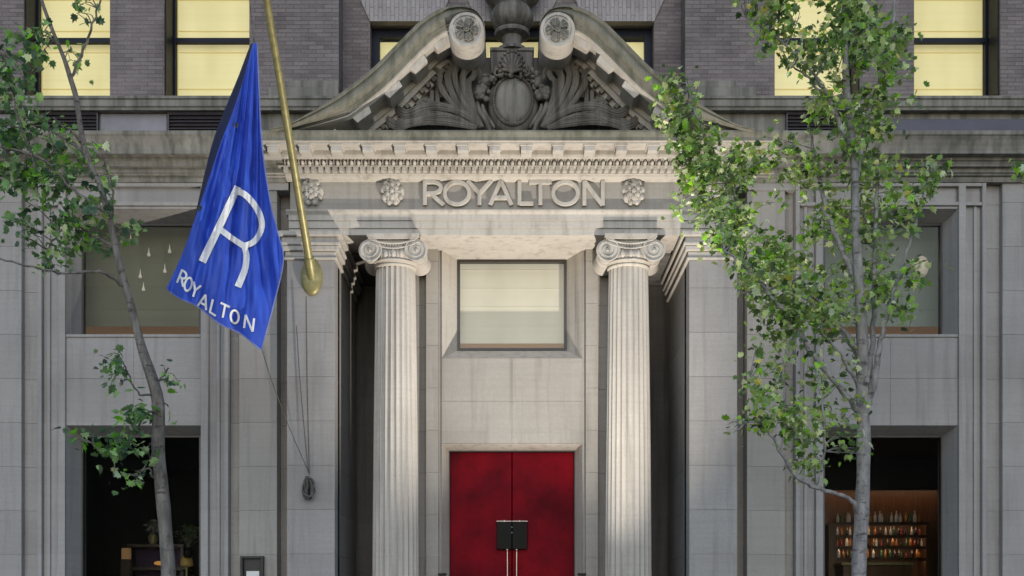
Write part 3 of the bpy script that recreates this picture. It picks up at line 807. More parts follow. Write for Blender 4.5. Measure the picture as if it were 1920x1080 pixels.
# ================================================================== FLAGPOLE, FLAG, ROPES
b0=P(584,520,-.16); tipy=-4.4
pole_dir=(P(499,-12,-2.6)-P(584,508,-.2))
FP=thing('flagpole','tapered brass flagpole angled out from an oval wall mount left of the entrance','flagpole',(b0.x,-.12,b0.z-.05))
pbase=P(584,512,-.22); pts=[pbase+pole_dir*(t*1.75) for t in [i/12 for i in range(13)]]
m=MB(); m.tube(pts,[.056-.026*i/12 for i in range(13)],16); m.ball(pts[-1],.06,.06,.06,14,8); m.build('pole',M['brass'],FP,smooth=50)
m=MB(); mc=P(585,520,-.12)
rings=[]
for k,y in ((1,-.118),(1,-.15),(.95,-.17),(.8,-.19),(.5,-.21),(.05,-.215)):
    rings.append([(mc.x+.145*k*math.cos(-2*math.pi*j/36),y,mc.z+.25*k*math.sin(-2*math.pi*j/36)) for j in range(36)])
m.loft(rings); m.build('mounting_plate',M['brass'],FP,smooth=40)
d=pole_dir.normalized(); m=MB(); m.tube([pbase-d*.16,pbase-d*.1,pbase+d*.20,pbase+d*.23],[.035,.062,.072,.066],18); m.build('socket',M['brass'],FP,smooth=40)

FYD=-3.0
LE=spline([(474,82),(456,150),(434,215),(413,270),(388,345),(362,420),(338,485),(312,541)],60)
RE=spline([(482,80),(486,180),(492,280),(506,375),(519,430),(531,487),(513,570),(490,653)],60)
def fdepth(px,py):
    v=max(0.0,min(1.0,(py-78)/560)); th=(px-478)/(py-20)          # folds fan out from the hoist
    am=.10*min(1,v*3)*(1-.35*v)
    d=am*(.5*math.sin(th*52+1.2*math.sin(v*5))+.32*math.sin(th*97+2+v*3)+.22*math.sin(th*160+v*6))
    d+=.18*math.sin(th*9+.6)*v
    d+=.05*math.sin((py+px*.6)/46.0)*v*v+.035*math.sin(px*.061+py*.017)*math.sin(py*.038+px*.012)*v+.02*math.sin(px*.13-py*.05)*v*v
    return FYD+d-.25*v*(1-v)
fl=MB(); NU=56; rows=[]
for i,(l,r) in enumerate(zip(LE,RE)):
    v=i/60; row=[]
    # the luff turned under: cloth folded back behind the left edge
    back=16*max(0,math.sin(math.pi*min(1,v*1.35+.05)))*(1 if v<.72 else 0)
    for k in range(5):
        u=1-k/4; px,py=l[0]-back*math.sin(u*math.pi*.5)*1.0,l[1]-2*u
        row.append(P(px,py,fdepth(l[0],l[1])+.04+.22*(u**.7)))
    for k in range(1,NU+1):
        u=k/NU; px=l[0]+(r[0]-l[0])*u; py=l[1]+(r[1]-l[1])*u
        if i>=57: py+=3*math.sin(u*14)*(i-56)/4
        row.append(P(px,py,fdepth(px,py)))
    rows.append(row)
fo=rows[0][3]
FL=thing('flag','blue flag with a big white R hanging in folds from the flagpole','flag',(fo.x,fo.y,fo.z))
fl.loft([r_[4:] for r_ in rows],closed=False,caps=False); cl=fl.build('cloth',M['flag'],FL,smooth=70)
sl_=MB(); sl_.loft([r_[:5] for r_ in rows[:47]],closed=False,caps=False); sl_.build('hoist_sleeve',M['navy'],cl,smooth=70)  # near-black cloth stands in for shade on the turned-back fold
hm=MB(); hm.tube([P(a,b_,fdepth(a,b_)) for a,b_ in RE],.008,5); hm.tube([r_+Vector((0,-.004,0)) for r_ in rows[-1][5:]],.008,5); hm.build('hem',M['flag_trim'],cl)
def ribbon(mb, pts, w, lift=.014):                       # applique strip lying on the cloth
    dense=[]
    for (a,b_),(c,d_) in zip(pts,pts[1:]):
        k=max(1,int(math.hypot(c-a,d_-b_)/2.5))
        for i in range(k): dense.append((a+(c-a)*i/k,b_+(d_-b_)*i/k))
    dense.append(pts[-1]); n=len(dense); rows_=[]
    ww=w if hasattr(w,'__len__') else (w,w)
    for i,(a,b_) in enumerate(dense):
        p,q=dense[max(i-2,0)],dense[min(i+2,n-1)]; tx,tz=q[0]-p[0],q[1]-p[1]; l=math.hypot(tx,tz) or 1
        h=(ww[0]+(ww[1]-ww[0])*i/max(1,n-1))/2; row=[]
        for k in range(6):
            e=(k/2.5-1)*h; px,py=a-tz/l*e,b_+tx/l*e; row.append(P(px,py,fdepth(px,py)-lift))
        rows_.append(row)
    mb.loft(rows_,closed=False,caps=False)
m=MB()
ribbon(m,[(446,350),(411,425),(379,491)],(13,15),.014)
ribbon(m,spline([(441,357),(458,364),(474,380),(487,402),(491,424),(483,445),(470,457),(454,461)],24),(12,11),.018)
ribbon(m,[(413,430),(434,446),(458,462)],(11,11),.016)
ribbon(m,spline([(457,459),(462,478),(460,502),(453,521),(446,538)],12),(11,13),.020)
m.build('letter',M['flag_white'],cl)
for ch,cx_,cy_,i in (('R',342,521,0),('O',353,533,1),('Y',366,544,2),('A',382,565,3),('L',401,577,4),('T',420,583,5),('O',440,594,6),('N',467,606,7)):
    t=i/7; up=(10-7*t,-(25-0*t)); rt=(13+6*t if ch!='L' else 12,8.5-.5*t); m=MB()
    if ch=='O': rt=(16 if i>3 else 12,8)
    for k,g in enumerate(GLYPH[ch]):
        cl_=g[0]=='c'; q=list(g[1])+[g[1][0]] if cl_ else g
        q=[(cx_+rt[0]*(p[0]-.5)+up[0]*(p[1]-.5),cy_+rt[1]*(p[0]-.5)+up[1]*(p[1]-.5)) for p in q]
        ribbon(m,q,4.0,.013+.002*k)
    m.build('letter',M['flag_white'],cl)
for a,b_ in ((442,235),(376,391)):
    m=MB(); q=P(a,b_,fdepth(a,b_)-.012); m.disc_y(q.x,q.z,[(.03,q.y+.004),(.03,q.y-.006),(.02,q.y-.008),(.002,q.y-.002)],14); m.build('eyelet',M['black_metal'],cl)
def rope(name,label,pts,r,mat='rope',n=24):
    pts=spline([tuple(p) for p in pts],n); m=MB(); m.tube(pts,r,6)
    o=m.build(name,M[mat],loc=pts[-1],smooth=60); return tag(o,label,'rope')
hank=P(581,890,-.19)
rope('halyard_rope','thin halyard running from the top of the blue flag up to the pole tip',[P(477,84,-2.97),pts[-1]],.007)
rope('tie_rope','thin rope slanting from the lower corner of the blue flag to the wall cleat',[P(490,652,fdepth(490,652)),P(517,735,-2.0),P(548,815,-1.0),hank],.0055)
rope('hanging_rope','straight grey rope dropping from the flagpole mount to the cleat',[P(574,556,-.22),P(576,720,-.2),P(580,888,-.185)],.008)
rope('slack_rope','slack outer rope hanging left of the straight one below the flagpole mount',[P(556,610,-.35),P(563,720,-.25),P(578,886,-.195)],.007)
cz=P(581,912,-.13); CL=thing('rope_cleat','wall cleat wrapped with a dark coil of rope below the flagpole','cleat',(cz.x,-.12,cz.z))
m=MB(); m.tube([(cz.x,-.19,cz.z-.13),(cz.x,-.205,cz.z-.05),(cz.x,-.205,cz.z+.05),(cz.x,-.19,cz.z+.13)],[.012,.02,.02,.012],10); m.box(cz.x-.02,cz.x+.02,-.2,-.118,cz.z-.04,cz.z+.04); m.build('cleat_horn',M['black_metal'],CL,smooth=50)
m=MB(); rnd=random.Random(9)
for k in range(6):
    a0=rnd.uniform(0,6); w_=rnd.uniform(.04,.075); h_=rnd.uniform(.11,.16); dx_=rnd.uniform(-.015,.015)
    m.tube([(cz.x+dx_+w_*math.cos(a0+2*math.pi*i/16)+.02*math.sin(i+k),-.205-.012*k+.01*math.sin(i*1.7),cz.z-.03+h_*math.sin(a0+2*math.pi*i/16)) for i in range(17)],.010,6)
m.build('rope_coil',M['rope_pale' if False else 'rope'],CL,smooth=60)

# ================================================================== MENU CASE, POSTS
MC=thing('menu_case','black framed menu case holding white paper on the pilaster strip','menu case',(X(474.5),-.0,1.7))
x0,x1,z1,z0=X(453),X(496),Z(1043),1.75
m=MB(); frame_ring(m,x0,x1,z0,z1,-.09,-.002,.035); m.build('case_frame',M['black_metal'],MC,bevel=.005)
MB().box(x0+.035,x1-.035,-.03,-.005,z0+.035,z1-.035).build('backing',M['black_metal'],MC)
MB().box(X(463),X(487),-.036,-.031,z0+.05,Z(1071)).build('paper',M['paper'],MC)
for s in (-1,1):
    x=s*abs(X(829,.55)); zt=Z(1074,.5)
    T=thing('post','short black post standing beside the %s column at the red doors'%('left' if s<0 else 'right'),'post',(x,.6,1.2),'posts either side of the red doors')
    m=MB(); m.box(x-.045,x+.045,.55,.65,1.2,zt-.03); m.build('shaft',M['black_metal'],T,bevel=.006)
    m=MB(); m.box(x-.06,x+.06,.53,.67,zt-.029,zt); m.build('cap',M['black_metal'],T,bevel=.01)

# ================================================================== ROOMS SEEN THROUGH THE GLASS
M['bulb']=glow('warm_bulb',(.5,.45,.35),.28)
PEND=[(245,450,'leftmost teardrop pendant lamp glowing behind the upper left window blind'),(279,476,'large teardrop pendant lamp glowing near the middle of the upper left window'),(263,517,'teardrop pendant lamp hanging below the large one in the upper left window'),(269,541,'lowest teardrop pendant lamp in the upper left window'),(309,507,'teardrop pendant lamp nearest the flag in the upper left window'),(318,470,'high small pendant lamp beside the flag in the upper left window')]
for px,py,lab in PEND:
    q=P(px,py,.68); T=thing('pendant_lamp',lab,'lamp',(q.x,q.y,q.z+.4),'pendant lamps in the upper left window')
    m=MB(); m.lathe(q.x,q.y,[(.003,q.z+.09),(.005,q.z+.06),(.012,q.z+.015),(.026,q.z-.015),(.02,q.z-.03),(.005,q.z-.037)],12); m.build('lamp_glass',M['bulb'],T,smooth=60)
    m=MB(); m.tube([(q.x,q.y,q.z+.14),(q.x,q.y,7.5)],.003,5); m.build('cord',M['rope'],T)
M['globe']=glow('milk_glass_globe',(.36,.31,.26),.4)
q=P(1728,500,.66); T=thing('globe_lamp','round milk glass lamp glowing behind the upper right window','lamp',(q.x,q.y,q.z))
m=MB(); m.ball(q,.10,.09,.15,18,12); m.build('lamp_glass',M['globe'],T,smooth=60)
m=MB(); m.tube([q+Vector((0,0,-.12)),q+Vector((-.05,.02,-.2)),q+Vector((-.2,.04,-.26))],.012,6); m.build('arm',M['brass'],T,smooth=60)
for px,lab in ((1722,'tiny glowing candle light low in the upper right window'),(1690,'tiny glowing candle light behind the leaves in the upper right window')):
    q=P(px,588,1.05); T=tag(MB().ball(q,.03,.03,.035,10,7).build('candle_light',M['bulb'],loc=q,smooth=60),lab,'candle','candle lights in the upper right window')

# back bar behind the lower right window
YB=3.6
BB=thing('back_bar','walnut back bar with rows of bottle shelves behind the lower right window','bar shelves',(5.7,YB,.3))
xl,xr=X(1555,YB),X(1770,YB)
m=MB(); m.box(xl-.5,xr+.6,YB+.36,YB+.42,.3,Z(915,YB)); 
m.build('back_panel',M['wood'],BB)
m=MB(); m.box(xl-.5,xr+.6,YB+.0,YB+.35,Z(912,YB),4.24); m.build('dark_soffit',M['void'],BB)
SH=[979,1003,1024,1046]
sx0,sx1=X(1572,YB),X(1738,YB)
for k,py in enumerate(SH):
    z=Z(py,YB); MB().box(sx0-.04,sx1+.04,YB-.02,YB+.3,z-.022,z).box(sx0-.04,sx1+.04,YB-.02,YB-.004,z-.05,z-.0221).build('shelf',M['wood_dark'],BB)
for px in (1560,1742):
    MB().box(X(px,YB)-.06,X(px,YB)+.06,YB-.03,YB+.35,.3,Z(979,YB)-.03).build('upright',M['wood'],BB)
MB().box(sx0-.06,X(1690,YB),YB-.5,YB+.1,.9,Z(1062,YB)).build('counter',M['wood'],BB,bevel=.01)
MB().box(sx0-.1,X(1692,YB),YB-.55,YB+.1,Z(1062,YB)+.001,Z(1062,YB)+.04).build('counter_top',M['brass'],BB)
M['led']=glow('shelf_light',(1,.62,.36),4.5)  # strips added to brighten the bottles and back panel
for py in SH: MB().box(sx0,sx1,YB+.0,YB+.03,Z(py,YB)-.034,Z(py,YB)-.0225).build('light_strip',M['led'],BB)
MB().box(xl-.5,xr+.6,YB-.02,YB-.001,Z(912,YB)-.05,Z(912,YB)+.2).build('soffit_lip',M['void'],BB)  # lip added to hide the upper added strip from view
MB().box(xl-.1,xr+.1,YB+.10,YB+.16,Z(912,YB)-.012,Z(912,YB)-.001).build('light_strip',M['led'],BB)
GL=[('amber',(.42,.16,.03),.15),('clear',(.62,.62,.6),.1),('green',(.05,.14,.05),.15),('dark',(.03,.022,.02),.2),('red',(.3,.03,.02),.2)]
BM={n_:plain(n_+'_bottle_glass',c_,r_,0,.15,20,.8) for n_,c_,r_ in GL}
def bottle(h,r): 
    m=MB(); m.lathe(0,0,[(r*.9,0),(r,.01),(r,h*.55),(r*.85,h*.64),(r*.36,h*.75),(r*.32,h*.93),(r*.42,h*.94),(r*.42,h)],12); return m
rnd=random.Random(21); proto={}
SN=['top','second','third','lowest']
for k,py in enumerate(SH):
    x=sx0+.02
    while x<sx1-.02:
        n_=rnd.choice(['amber','clear','green','dark','red'] if k else ['clear','clear','amber','green'])
        if n_ not in proto:
            proto[n_]=bottle({'amber':.2,'clear':.22,'green':.23,'dark':.19,'red':.18}[n_],.033).build('bottle',BM[n_],smooth=50); o=proto[n_]
        else: o=proto[n_].copy(); C.objects.link(o)
        o.location=(x,YB+rnd.uniform(.05,.2),Z(py,YB)+.001); o.rotation_euler=(0,0,rnd.uniform(0,6))
        sc=rnd.uniform(.58,.80) if k else rnd.uniform(.62,.92); o.scale=(sc,sc,sc)
        o['label']='%s glass bottle on the %s shelf of the back bar'%(n_,SN[k]); o['category']='bottle'; o['group']='%s bottles on the %s back bar shelf'%(n_,SN[k])
        x+=rnd.uniform(.062,.088)
# lounge behind the lower left window
YL=2.6
CT=thing('console_table','dark wood console glowing warm underneath behind the lower left window','console table',(X(280,YL),YL,.3))
zt=Z(1020,YL)
MB().box(X(238,YL),X(345,YL),YL,YL+.4,zt-.05,zt).build('table_top',M['wood_dark'],CT,bevel=.006)
M['purple']=plain('purple_velvet',(.035,.012,.05),.7)
MB().box(X(243,YL),X(340,YL),YL+.3,YL+.36,.9,zt-.051).build('back_panel',M['purple'],CT)
MB().box(X(236,YL),X(350,YL),YL-.05,YL+.38,Z(1063,YL)-.05,Z(1063,YL)).build('shelf',M['wood_dark'],CT)
for px in (240,340): MB().box(X(px,YL)-.02,X(px,YL)+.02,YL+.02,YL+.06,.3,zt-.051).build('leg',M['wood_dark'],CT)
M['ember']=glow('warm_lamp_glass',(.6,.28,.07),.4)
q=P(237,1038,YL-.25); T=thing('lantern','small square amber lantern beside the console in the lower left window','lantern',(q.x,q.y,q.z-.1))
M['amber_dim']=glow('amber_shade',(.3,.16,.07),.22)
MB().box(q.x-.06,q.x+.06,q.y-.06,q.y+.06,q.z-.09,q.z+.085).build('lamp_shade',M['amber_dim'],T,bevel=.01)
MB().box(q.x-.07,q.x+.07,q.y-.07,q.y+.07,.3,q.z-.091).build('stand',M['wood_dark'],T)
q=P(300,1056,YL+.12); T=thing('shelf_lamp','low warm lamp glowing on the lower shelf of the console','lamp',(q.x,q.y,q.z-.05))
MB().ball(q,.10,.05,.035,16,8).build('lamp_glass',M['ember'],T,smooth=60)
q=P(350,1052,YL-.2); T=thing('table_lamp','yellow lamp glowing right of the trunk in the lower left window','lamp',(q.x,q.y,q.z-.2))
M['yel']=glow('yellow_lamp_glass',(.3,.2,.05),.07)
MB().lathe(q.x,q.y,[(.02,q.z-.1),(.10,q.z-.07),(.09,q.z+.03),(.05,q.z+.08),(.01,q.z+.09)],16).build('lamp_shade',M['yel'],T,smooth=50)
MB().lathe(q.x,q.y,[(.09,.3),(.09,.32),(.02,.34),(.02,q.z-.1)],12).build('lamp_base',M['brass'],T,smooth=50)

# ================================================================== TREES AND PLANTS
LEAF=[(0,0),(.10,.10),(.30,.02),(.29,.2),(.47,.33),(.31,.46),(.35,.73),(.15,.66),(0,1.05),(-.15,.66),(-.35,.73),(-.31,.46),(-.47,.33),(-.29,.2),(-.30,.02),(-.10,.10)]
def add_leaf(mb, pos, size, rnd, col):
    """one lobed leaf: hangs from its stalk, blade tipped a little at random"""
    yaw=rnd.uniform(0,2*math.pi); down=rnd.gauss(-.5,.55); roll=rnd.gauss(0,.6)
    rot=Matrix.Rotation(yaw,3,'Z')@Matrix.Rotation(down,3,'X')@Matrix.Rotation(roll,3,'Y')
    fold=rnd.uniform(.05,.35); curl=rnd.uniform(-.3,.15)
    n=len(mb.v); c=rot@Vector((0,.45,0))*size+pos
    mb.v.append(tuple(c+rot@Vector((0,0,-.02))*size))
    for (a,b_) in LEAF:
        p=Vector((a,b_,fold*abs(a)+curl*b_*b_))
        mb.v.append(tuple(rot@p*size+pos))
    m=len(LEAF)
    for i in range(m): mb.f.append((n,n+1+i,n+1+(i+1)%m))
    mb.col += [col]*(m+1)
PAL_R=[((.10,.16,.05),4),((.15,.225,.07),4),((.24,.33,.11),4),((.36,.44,.18),3),((.20,.38,.04),2.5),((.44,.48,.29),2.4),((.05,.08,.03),3),((.42,.40,.10),.5)]
PAL_L=[((.07,.13,.055),4),((.11,.19,.075),4),((.13,.30,.04),2.5),((.24,.36,.13),2.5),((.04,.075,.04),3),((.34,.42,.24),1)]
def pick(rnd,pal):
    t=rnd.uniform(0,sum(w for _,w in pal))
    for c,w in pal:
        t-=w
        if t<=0: break
    k=rnd.uniform(.95,1.9); return (c[0]*k*rnd.uniform(.9,1.15),c[1]*k,c[2]*k*rnd.uniform(.85,1.2))
def make_tree(name,label,base,yt,trunk,limbs,clusters,pal,mat,size,seed,trk_seg=70):
    rnd=random.Random(seed); T=thing(name,label,'tree',base)
    def w(p,dy=0): return P(p[0],p[1],yt+dy)
    pts=spline([(*w((a,b_)),r/S(yt)) for a,b_,r in trunk],trk_seg)
    m=MB(); rings=[]
    wob=[(rnd.uniform(0,6),rnd.uniform(5,11)) for _ in range(3)]
    for i,p in enumerate(pts):
        ring=[]
        for j in range(14):
            a=2*math.pi*j/14
            r=p[3]*(1+.07*math.sin(3*a+p[2]*wob[0][1]*.4+wob[0][0])+.06*math.sin(p[2]*wob[1][1]+wob[1][0]+2*a))
            ring.append((p[0]+r*math.cos(a),p[1]+r*math.sin(a),p[2]))
        rings.append(ring)
    m.loft(rings); m.build('trunk',mat,T,smooth=60)
    br=MB(); nodes=[]
    for lb,dz in limbs:
        k=len(lb)-1
        nb=min(nodes+[(Vector(p[:3]),0) for p in pts],key=lambda nd:(nd[0].x-X(lb[0][0],yt))**2+(nd[0].z-Z(lb[0][1],yt))**2)[0].y-yt
        q=[(*w((a,b_),nb+dz*(i/k)**.8),max(r,.9)/S(yt)) for i,(a,b_,r) in enumerate(lb)]
        q=spline(q,k*5)
        # small natural crookedness
        q=[(p[0]+.008*math.sin(i*1.9+dz*9),p[1]+.012*math.sin(i*1.3),p[2]+.006*math.sin(i*2.3),p[3]) for i,p in enumerate(q)]
        br.tube([p[:3] for p in q],[p[3] for p in q],7); nodes+= [(Vector(p[:3]),p[3]) for p in q]
    nodes+=[(Vector(p[:3]),p[3]) for p in pts[len(pts)//3:]]
    lf=MB(); lf.col=[]
    for cx_,cy_,rx_,ry_,n in clusters:
        c0=P(cx_,cy_,yt); near=min(nodes,key=lambda nd:(nd[0].x-c0.x)**2+(nd[0].z-c0.z)**2)
        dy=near[0].y-yt+rnd.uniform(-.25,.25)
        rr=(rx_+ry_)/2/S(yt)
        tips=[]
        for k in range(max(3,int(n/6))):
            a=rnd.uniform(0,2*math.pi); q=rnd.uniform(.15,1)**.6
            tip=P(cx_+rx_*q*math.cos(a),cy_+ry_*q*math.sin(a),yt)+Vector((0,dy+rnd.uniform(-.9,.9)*rr,0))
            st=min(nodes,key=lambda nd:(nd[0]-tip).length)[0] if rnd.random()<.6 else near[0]
            mid=(st+tip)/2+Vector((rnd.uniform(-.04,.04),rnd.uniform(-.04,.04),rnd.uniform(-.02,.06)))
            br.tube(spline([tuple(st),tuple(mid),tuple(tip)],5),[.006,.0055,.005,.004,.0035,.003],4); tips.append((mid,tip))
        for k in range(int(n*(2.9 if pal is PAL_R else 1.8))):
            mid,tip=rnd.choice(tips); q=mid.lerp(tip,rnd.uniform(.1,1.12))
            q=q+Vector((rnd.gauss(0,.065),rnd.gauss(0,.08),rnd.gauss(0,.065)))
            add_leaf(lf,q,size*rnd.uniform(.45,1.35),rnd,pick(rnd,pal))
    br.build('branches',mat,T,smooth=60)
    lf.build('crown',M['leaf'],T)
    return T
YT=-4.5
RT_TRUNK=[(1612,1465,18),(1611,1250,14.5),(1611,1080,13.5),(1616,950,13),(1619,840,12.5),(1618,740,12),(1617,650,11),(1612,560,9.5),(1607,470,8.3),(1604,390,7.5),(1602,320,7),(1597,260,7),(1590,200,6.6),(1586,140,6),(1585,70,5.2),(1583,0,4.5),(1580,-90,4),(1575,-200,2)]
RT_LIMBS=[([(1628,760,7),(1641,700,6.5),(1649,650,5),(1658,610,4.2),(1672,560,3.6),(1690,500,3),(1706,455,2.5),(1722,400,2),(1736,340,1.2)],-.5),
 ([(1626,720,6),(1636,640,5),(1638,560,4.5),(1640,470,4),(1643,380,3.5),(1646,300,3)],.5),
 ([(1604,350,4),(1617,270,4.5),(1628,215,4),(1648,155,4),(1664,95,3.6),(1676,30,3),(1680,-60,2)],.5),
 ([(1600,300,5),(1578,240,4.2),(1556,190,3.6),(1540,160,3),(1510,120,2.5),(1480,90,2),(1440,60,1.5),(1400,30,1.2)],-.5),
 ([(1536,170,2.5),(1510,140,2),(1483,125,1.5)],.2),
 ([(1610,545,5),(1575,460,5),(1552,405,4.5),(1538,345,4),(1526,280,3.2),(1515,235,2)],.4),
 ([(1612,775,6),(1585,740,5),(1545,692,5),(1520,660,4.5),(1490,610,4),(1450,560,3.5),(1400,505,2.6),(1360,470,1.6)],-.6),
 ([(1614,660,5),(1560,600,4.5),(1505,555,4),(1465,505,3.6),(1420,430,3),(1375,360,2.6),(1330,270,2.2),(1300,200,1.8),(1282,135,1.2)],.3),
 ([(1611,600,4),(1550,575,3.5),(1490,535,3),(1430,545,2.4),(1385,550,1.5)],-.5),
 ([(1616,690,3.5),(1596,650,3),(1570,620,2.5),(1535,600,2)],.5),
 ([(1613,730,3.5),(1590,690,3),(1570,655,2.5),(1530,615,2)],-.3),
 ([(1612,968,5),(1596,938,4.2),(1572,927,4),(1530,914,3.8),(1492,892,3.4),(1465,850,2.8),(1440,805,2.2),(1418,770,1.6),(1405,715,1.2)],-.7),
 ([(1528,914,2.5),(1540,880,2.2),(1547,820,2),(1540,745,1.5),(1530,700,1)],-.2),
 ([(1436,800,1.8),(1408,790,1.4),(1375,812,1)],-.2),([(1465,850,2),(1472,790,1.6),(1470,720,1.2)],.2),
]
RT_CL=[(1400,15,45,30,42),(1425,60,45,40,52),(1455,95,40,30,34),(1415,110,22,28,16),(1480,45,16,25,6),(1500,95,25,20,8),(1570,25,55,40,70),(1560,85,55,50,90),(1630,35,55,45,70),(1625,105,50,50,80),
 (1545,140,35,35,30),(1585,170,55,40,60),(1640,175,50,45,50),(1690,110,25,60,38),(1700,40,22,40,22),(1535,195,30,25,22),(1560,225,45,25,28),(1650,225,50,35,45),(1690,200,25,50,22),(1590,275,35,28,22),(1660,270,40,30,34),(1727,15,22,22,18),(1724,48,9,14,6),
 (1480,265,50,35,34),(1455,300,35,30,24),(1530,285,32,40,26),(1420,290,30,30,22),(1500,340,40,35,26),(1640,320,55,35,50),(1700,305,32,36,28),(1650,370,55,40,60),(1705,360,22,38,22),(1560,370,38,35,26),(1575,310,25,30,12),(1540,420,30,30,20),
 (1630,430,40,35,44),(1680,430,35,45,40),(1660,490,50,45,54),(1640,550,45,35,40),(1690,540,22,30,14),(1655,605,40,18,22),(1715,330,16,18,10),
 (1280,145,34,34,52),(1292,205,42,45,80),(1312,265,50,50,90),(1290,310,36,40,46),(1335,330,50,45,75),(1300,370,32,30,28),(1350,395,45,35,52),(1380,320,30,40,28),(1320,435,22,16,12),
 (1375,440,48,38,58),(1345,480,36,22,26),(1400,490,50,38,60),(1450,470,45,38,46),(1430,540,50,40,66),(1385,545,30,26,24),(1490,500,45,40,44),(1520,460,30,35,20),(1480,570,50,38,64),(1540,545,45,35,46),(1445,600,42,30,44),(1510,615,50,28,44),(1560,600,35,28,30),(1470,640,35,20,20),(1545,640,36,14,14),(1590,560,20,40,14),
 (1395,700,16,28,14),(1392,755,22,35,26),(1408,800,26,26,24),(1358,812,16,6,4),(1440,700,16,34,12),(1462,740,24,34,22),(1455,795,34,34,44),(1480,835,36,32,44),(1505,870,24,22,18),(1520,720,34,34,24),(1535,780,28,40,30),(1555,825,18,28,14),(1575,690,26,14,10),(1585,760,22,16,9),(1588,805,12,20,7),(1590,852,10,9,5)]
bx=P(1612,1461,YT); make_tree('street_tree','tall leafy maple with a straight pale grey trunk right of the entrance',(bx.x,YT,0),YT,RT_TRUNK,RT_LIMBS,RT_CL,PAL_R,M['bark_grey'],.074,5)
LT_TRUNK=[(326,1465,18),(322,1250,15),(317,1080,13.2),(309,985,12.6),(302,910,12.4),(297,840,12),(298,790,11.5),(296,748,12.2),(284,707,10.8),(268,660,9),(257,620,8),(246,572,7),(235,535,6.6),(223,490,7),(212,440,6.2),(200,390,6),(184,340,5.6),(165,300,5.6),(155,260,5.4),(148,218,5),(142,180,5),(133,150,4.6),(121,112,4.2),(106,76,3.8),(92,40,3.4),(78,0,3),(62,-60,2.4),(50,-140,1.4)]
LT_LIMBS=[([(132,150,3),(148,112,2.6),(163,78,2.3),(176,38,2),(188,0,1.7),(200,-50,1)],-.4),([(153,268,3),(134,246,2.4),(118,236,1.8),(100,220,1.2)],-.4),([(157,285,3),(130,266,2.4),(104,250,1.8),(80,235,1.2)],.3),
 ([(236,540,4),(206,517,3.2),(180,509,2.8),(120,512,2.4),(60,500,2),(0,485,1.6),(-40,470,1)],-.6),([(202,400,4),(168,378,3.2),(130,350,2.8),(98,312,2.5),(60,290,2.2),(0,276,2),(-50,262,1.2)],-.3),
 ([(128,350,2.5),(116,310,2.2),(96,262,1.8),(88,235,1.2)],.4),([(214,462,3.4),(172,440,2.8),(140,420,2.4),(108,440,2),(88,470,1.4)],.4),([(208,420,2.5),(212,370,2),(200,320,1.6),(190,280,1)],-.4),
 ([(60,292,2.2),(40,240,2),(25,180,1.8),(20,110,1.4)],-.3),([(296,770,2.5),(270,780,2),(240,830,1.6),(205,850,1.2),(172,832,1)],-.5),([(290,735,2.2),(262,740,1.8),(240,700,1.4),(232,680,1)],-.4),([(296,900,2),(283,890,1.8),(280,862,1.4),(262,892,1)],-.3),([(290,720,1.8),(306,705,1.2),(316,690,1)],.3)]
LT_CL=[(15,75,35,35,30),(62,95,30,25,22),(25,140,42,42,60),(60,170,30,30,24),(25,210,45,40,60),(60,225,40,35,42),(95,215,25,25,16),(45,270,45,30,46),(85,280,40,30,44),(25,310,30,22,18),(120,300,30,30,28),
 (60,345,50,30,60),(110,345,40,30,46),(25,350,30,25,24),(15,400,22,30,24),(70,385,40,18,24),(125,395,35,25,32),(165,400,35,25,24),(150,435,40,22,28),(195,440,30,20,16),(95,455,28,20,20),(78,480,24,18,16),(230,435,22,16,9),(185,345,20,45,14),(205,300,14,26,8),(178,280,10,22,6),(205,385,16,40,10),
 (126,97,17,12,12),(160,12,24,14,14),(178,32,14,14,6),(158,42,8,7,3),(240,5,10,5,2),(235,680,22,18,12),(222,715,22,20,16),(246,735,14,12,6),(245,775,34,12,16),(268,800,30,24,26),(222,846,30,20,34),(176,832,15,11,9),(262,845,26,16,18),(250,905,18,12,8),(268,890,12,14,6),(310,690,12,24,7),(312,720,8,20,4),(312,843,8,8,3),(296,775,12,18,7)]
bx=P(326,1461,YT); make_tree('street_tree','dark slender maple with a leaning trunk left of the entrance and behind the flag',(bx.x,YT,0),YT,LT_TRUNK,LT_LIMBS,LT_CL,PAL_L,M['bark_brown'],.086,8)
# neighbour tree whose twig tip enters at the right edge
bx=P(2190,1461,YT)
make_tree('street_tree','tree mostly out of frame at the far right with one small leafy twig showing',(bx.x,YT,0),YT,[(2190,1465,16),(2188,1000,13),(2180,700,11),(2170,400,8),(2165,100,5)],[([(2178,600,6),(2120,500,5),(2040,420,3.5),(1970,350,2),(1915,322,1)],-.4)],[(1914,322,14,12,9),(2000,360,50,40,50),(2080,430,60,60,80),(2160,250,80,90,110),(2190,80,80,80,90)],PAL_R,M['bark_grey'],.115,15,40)
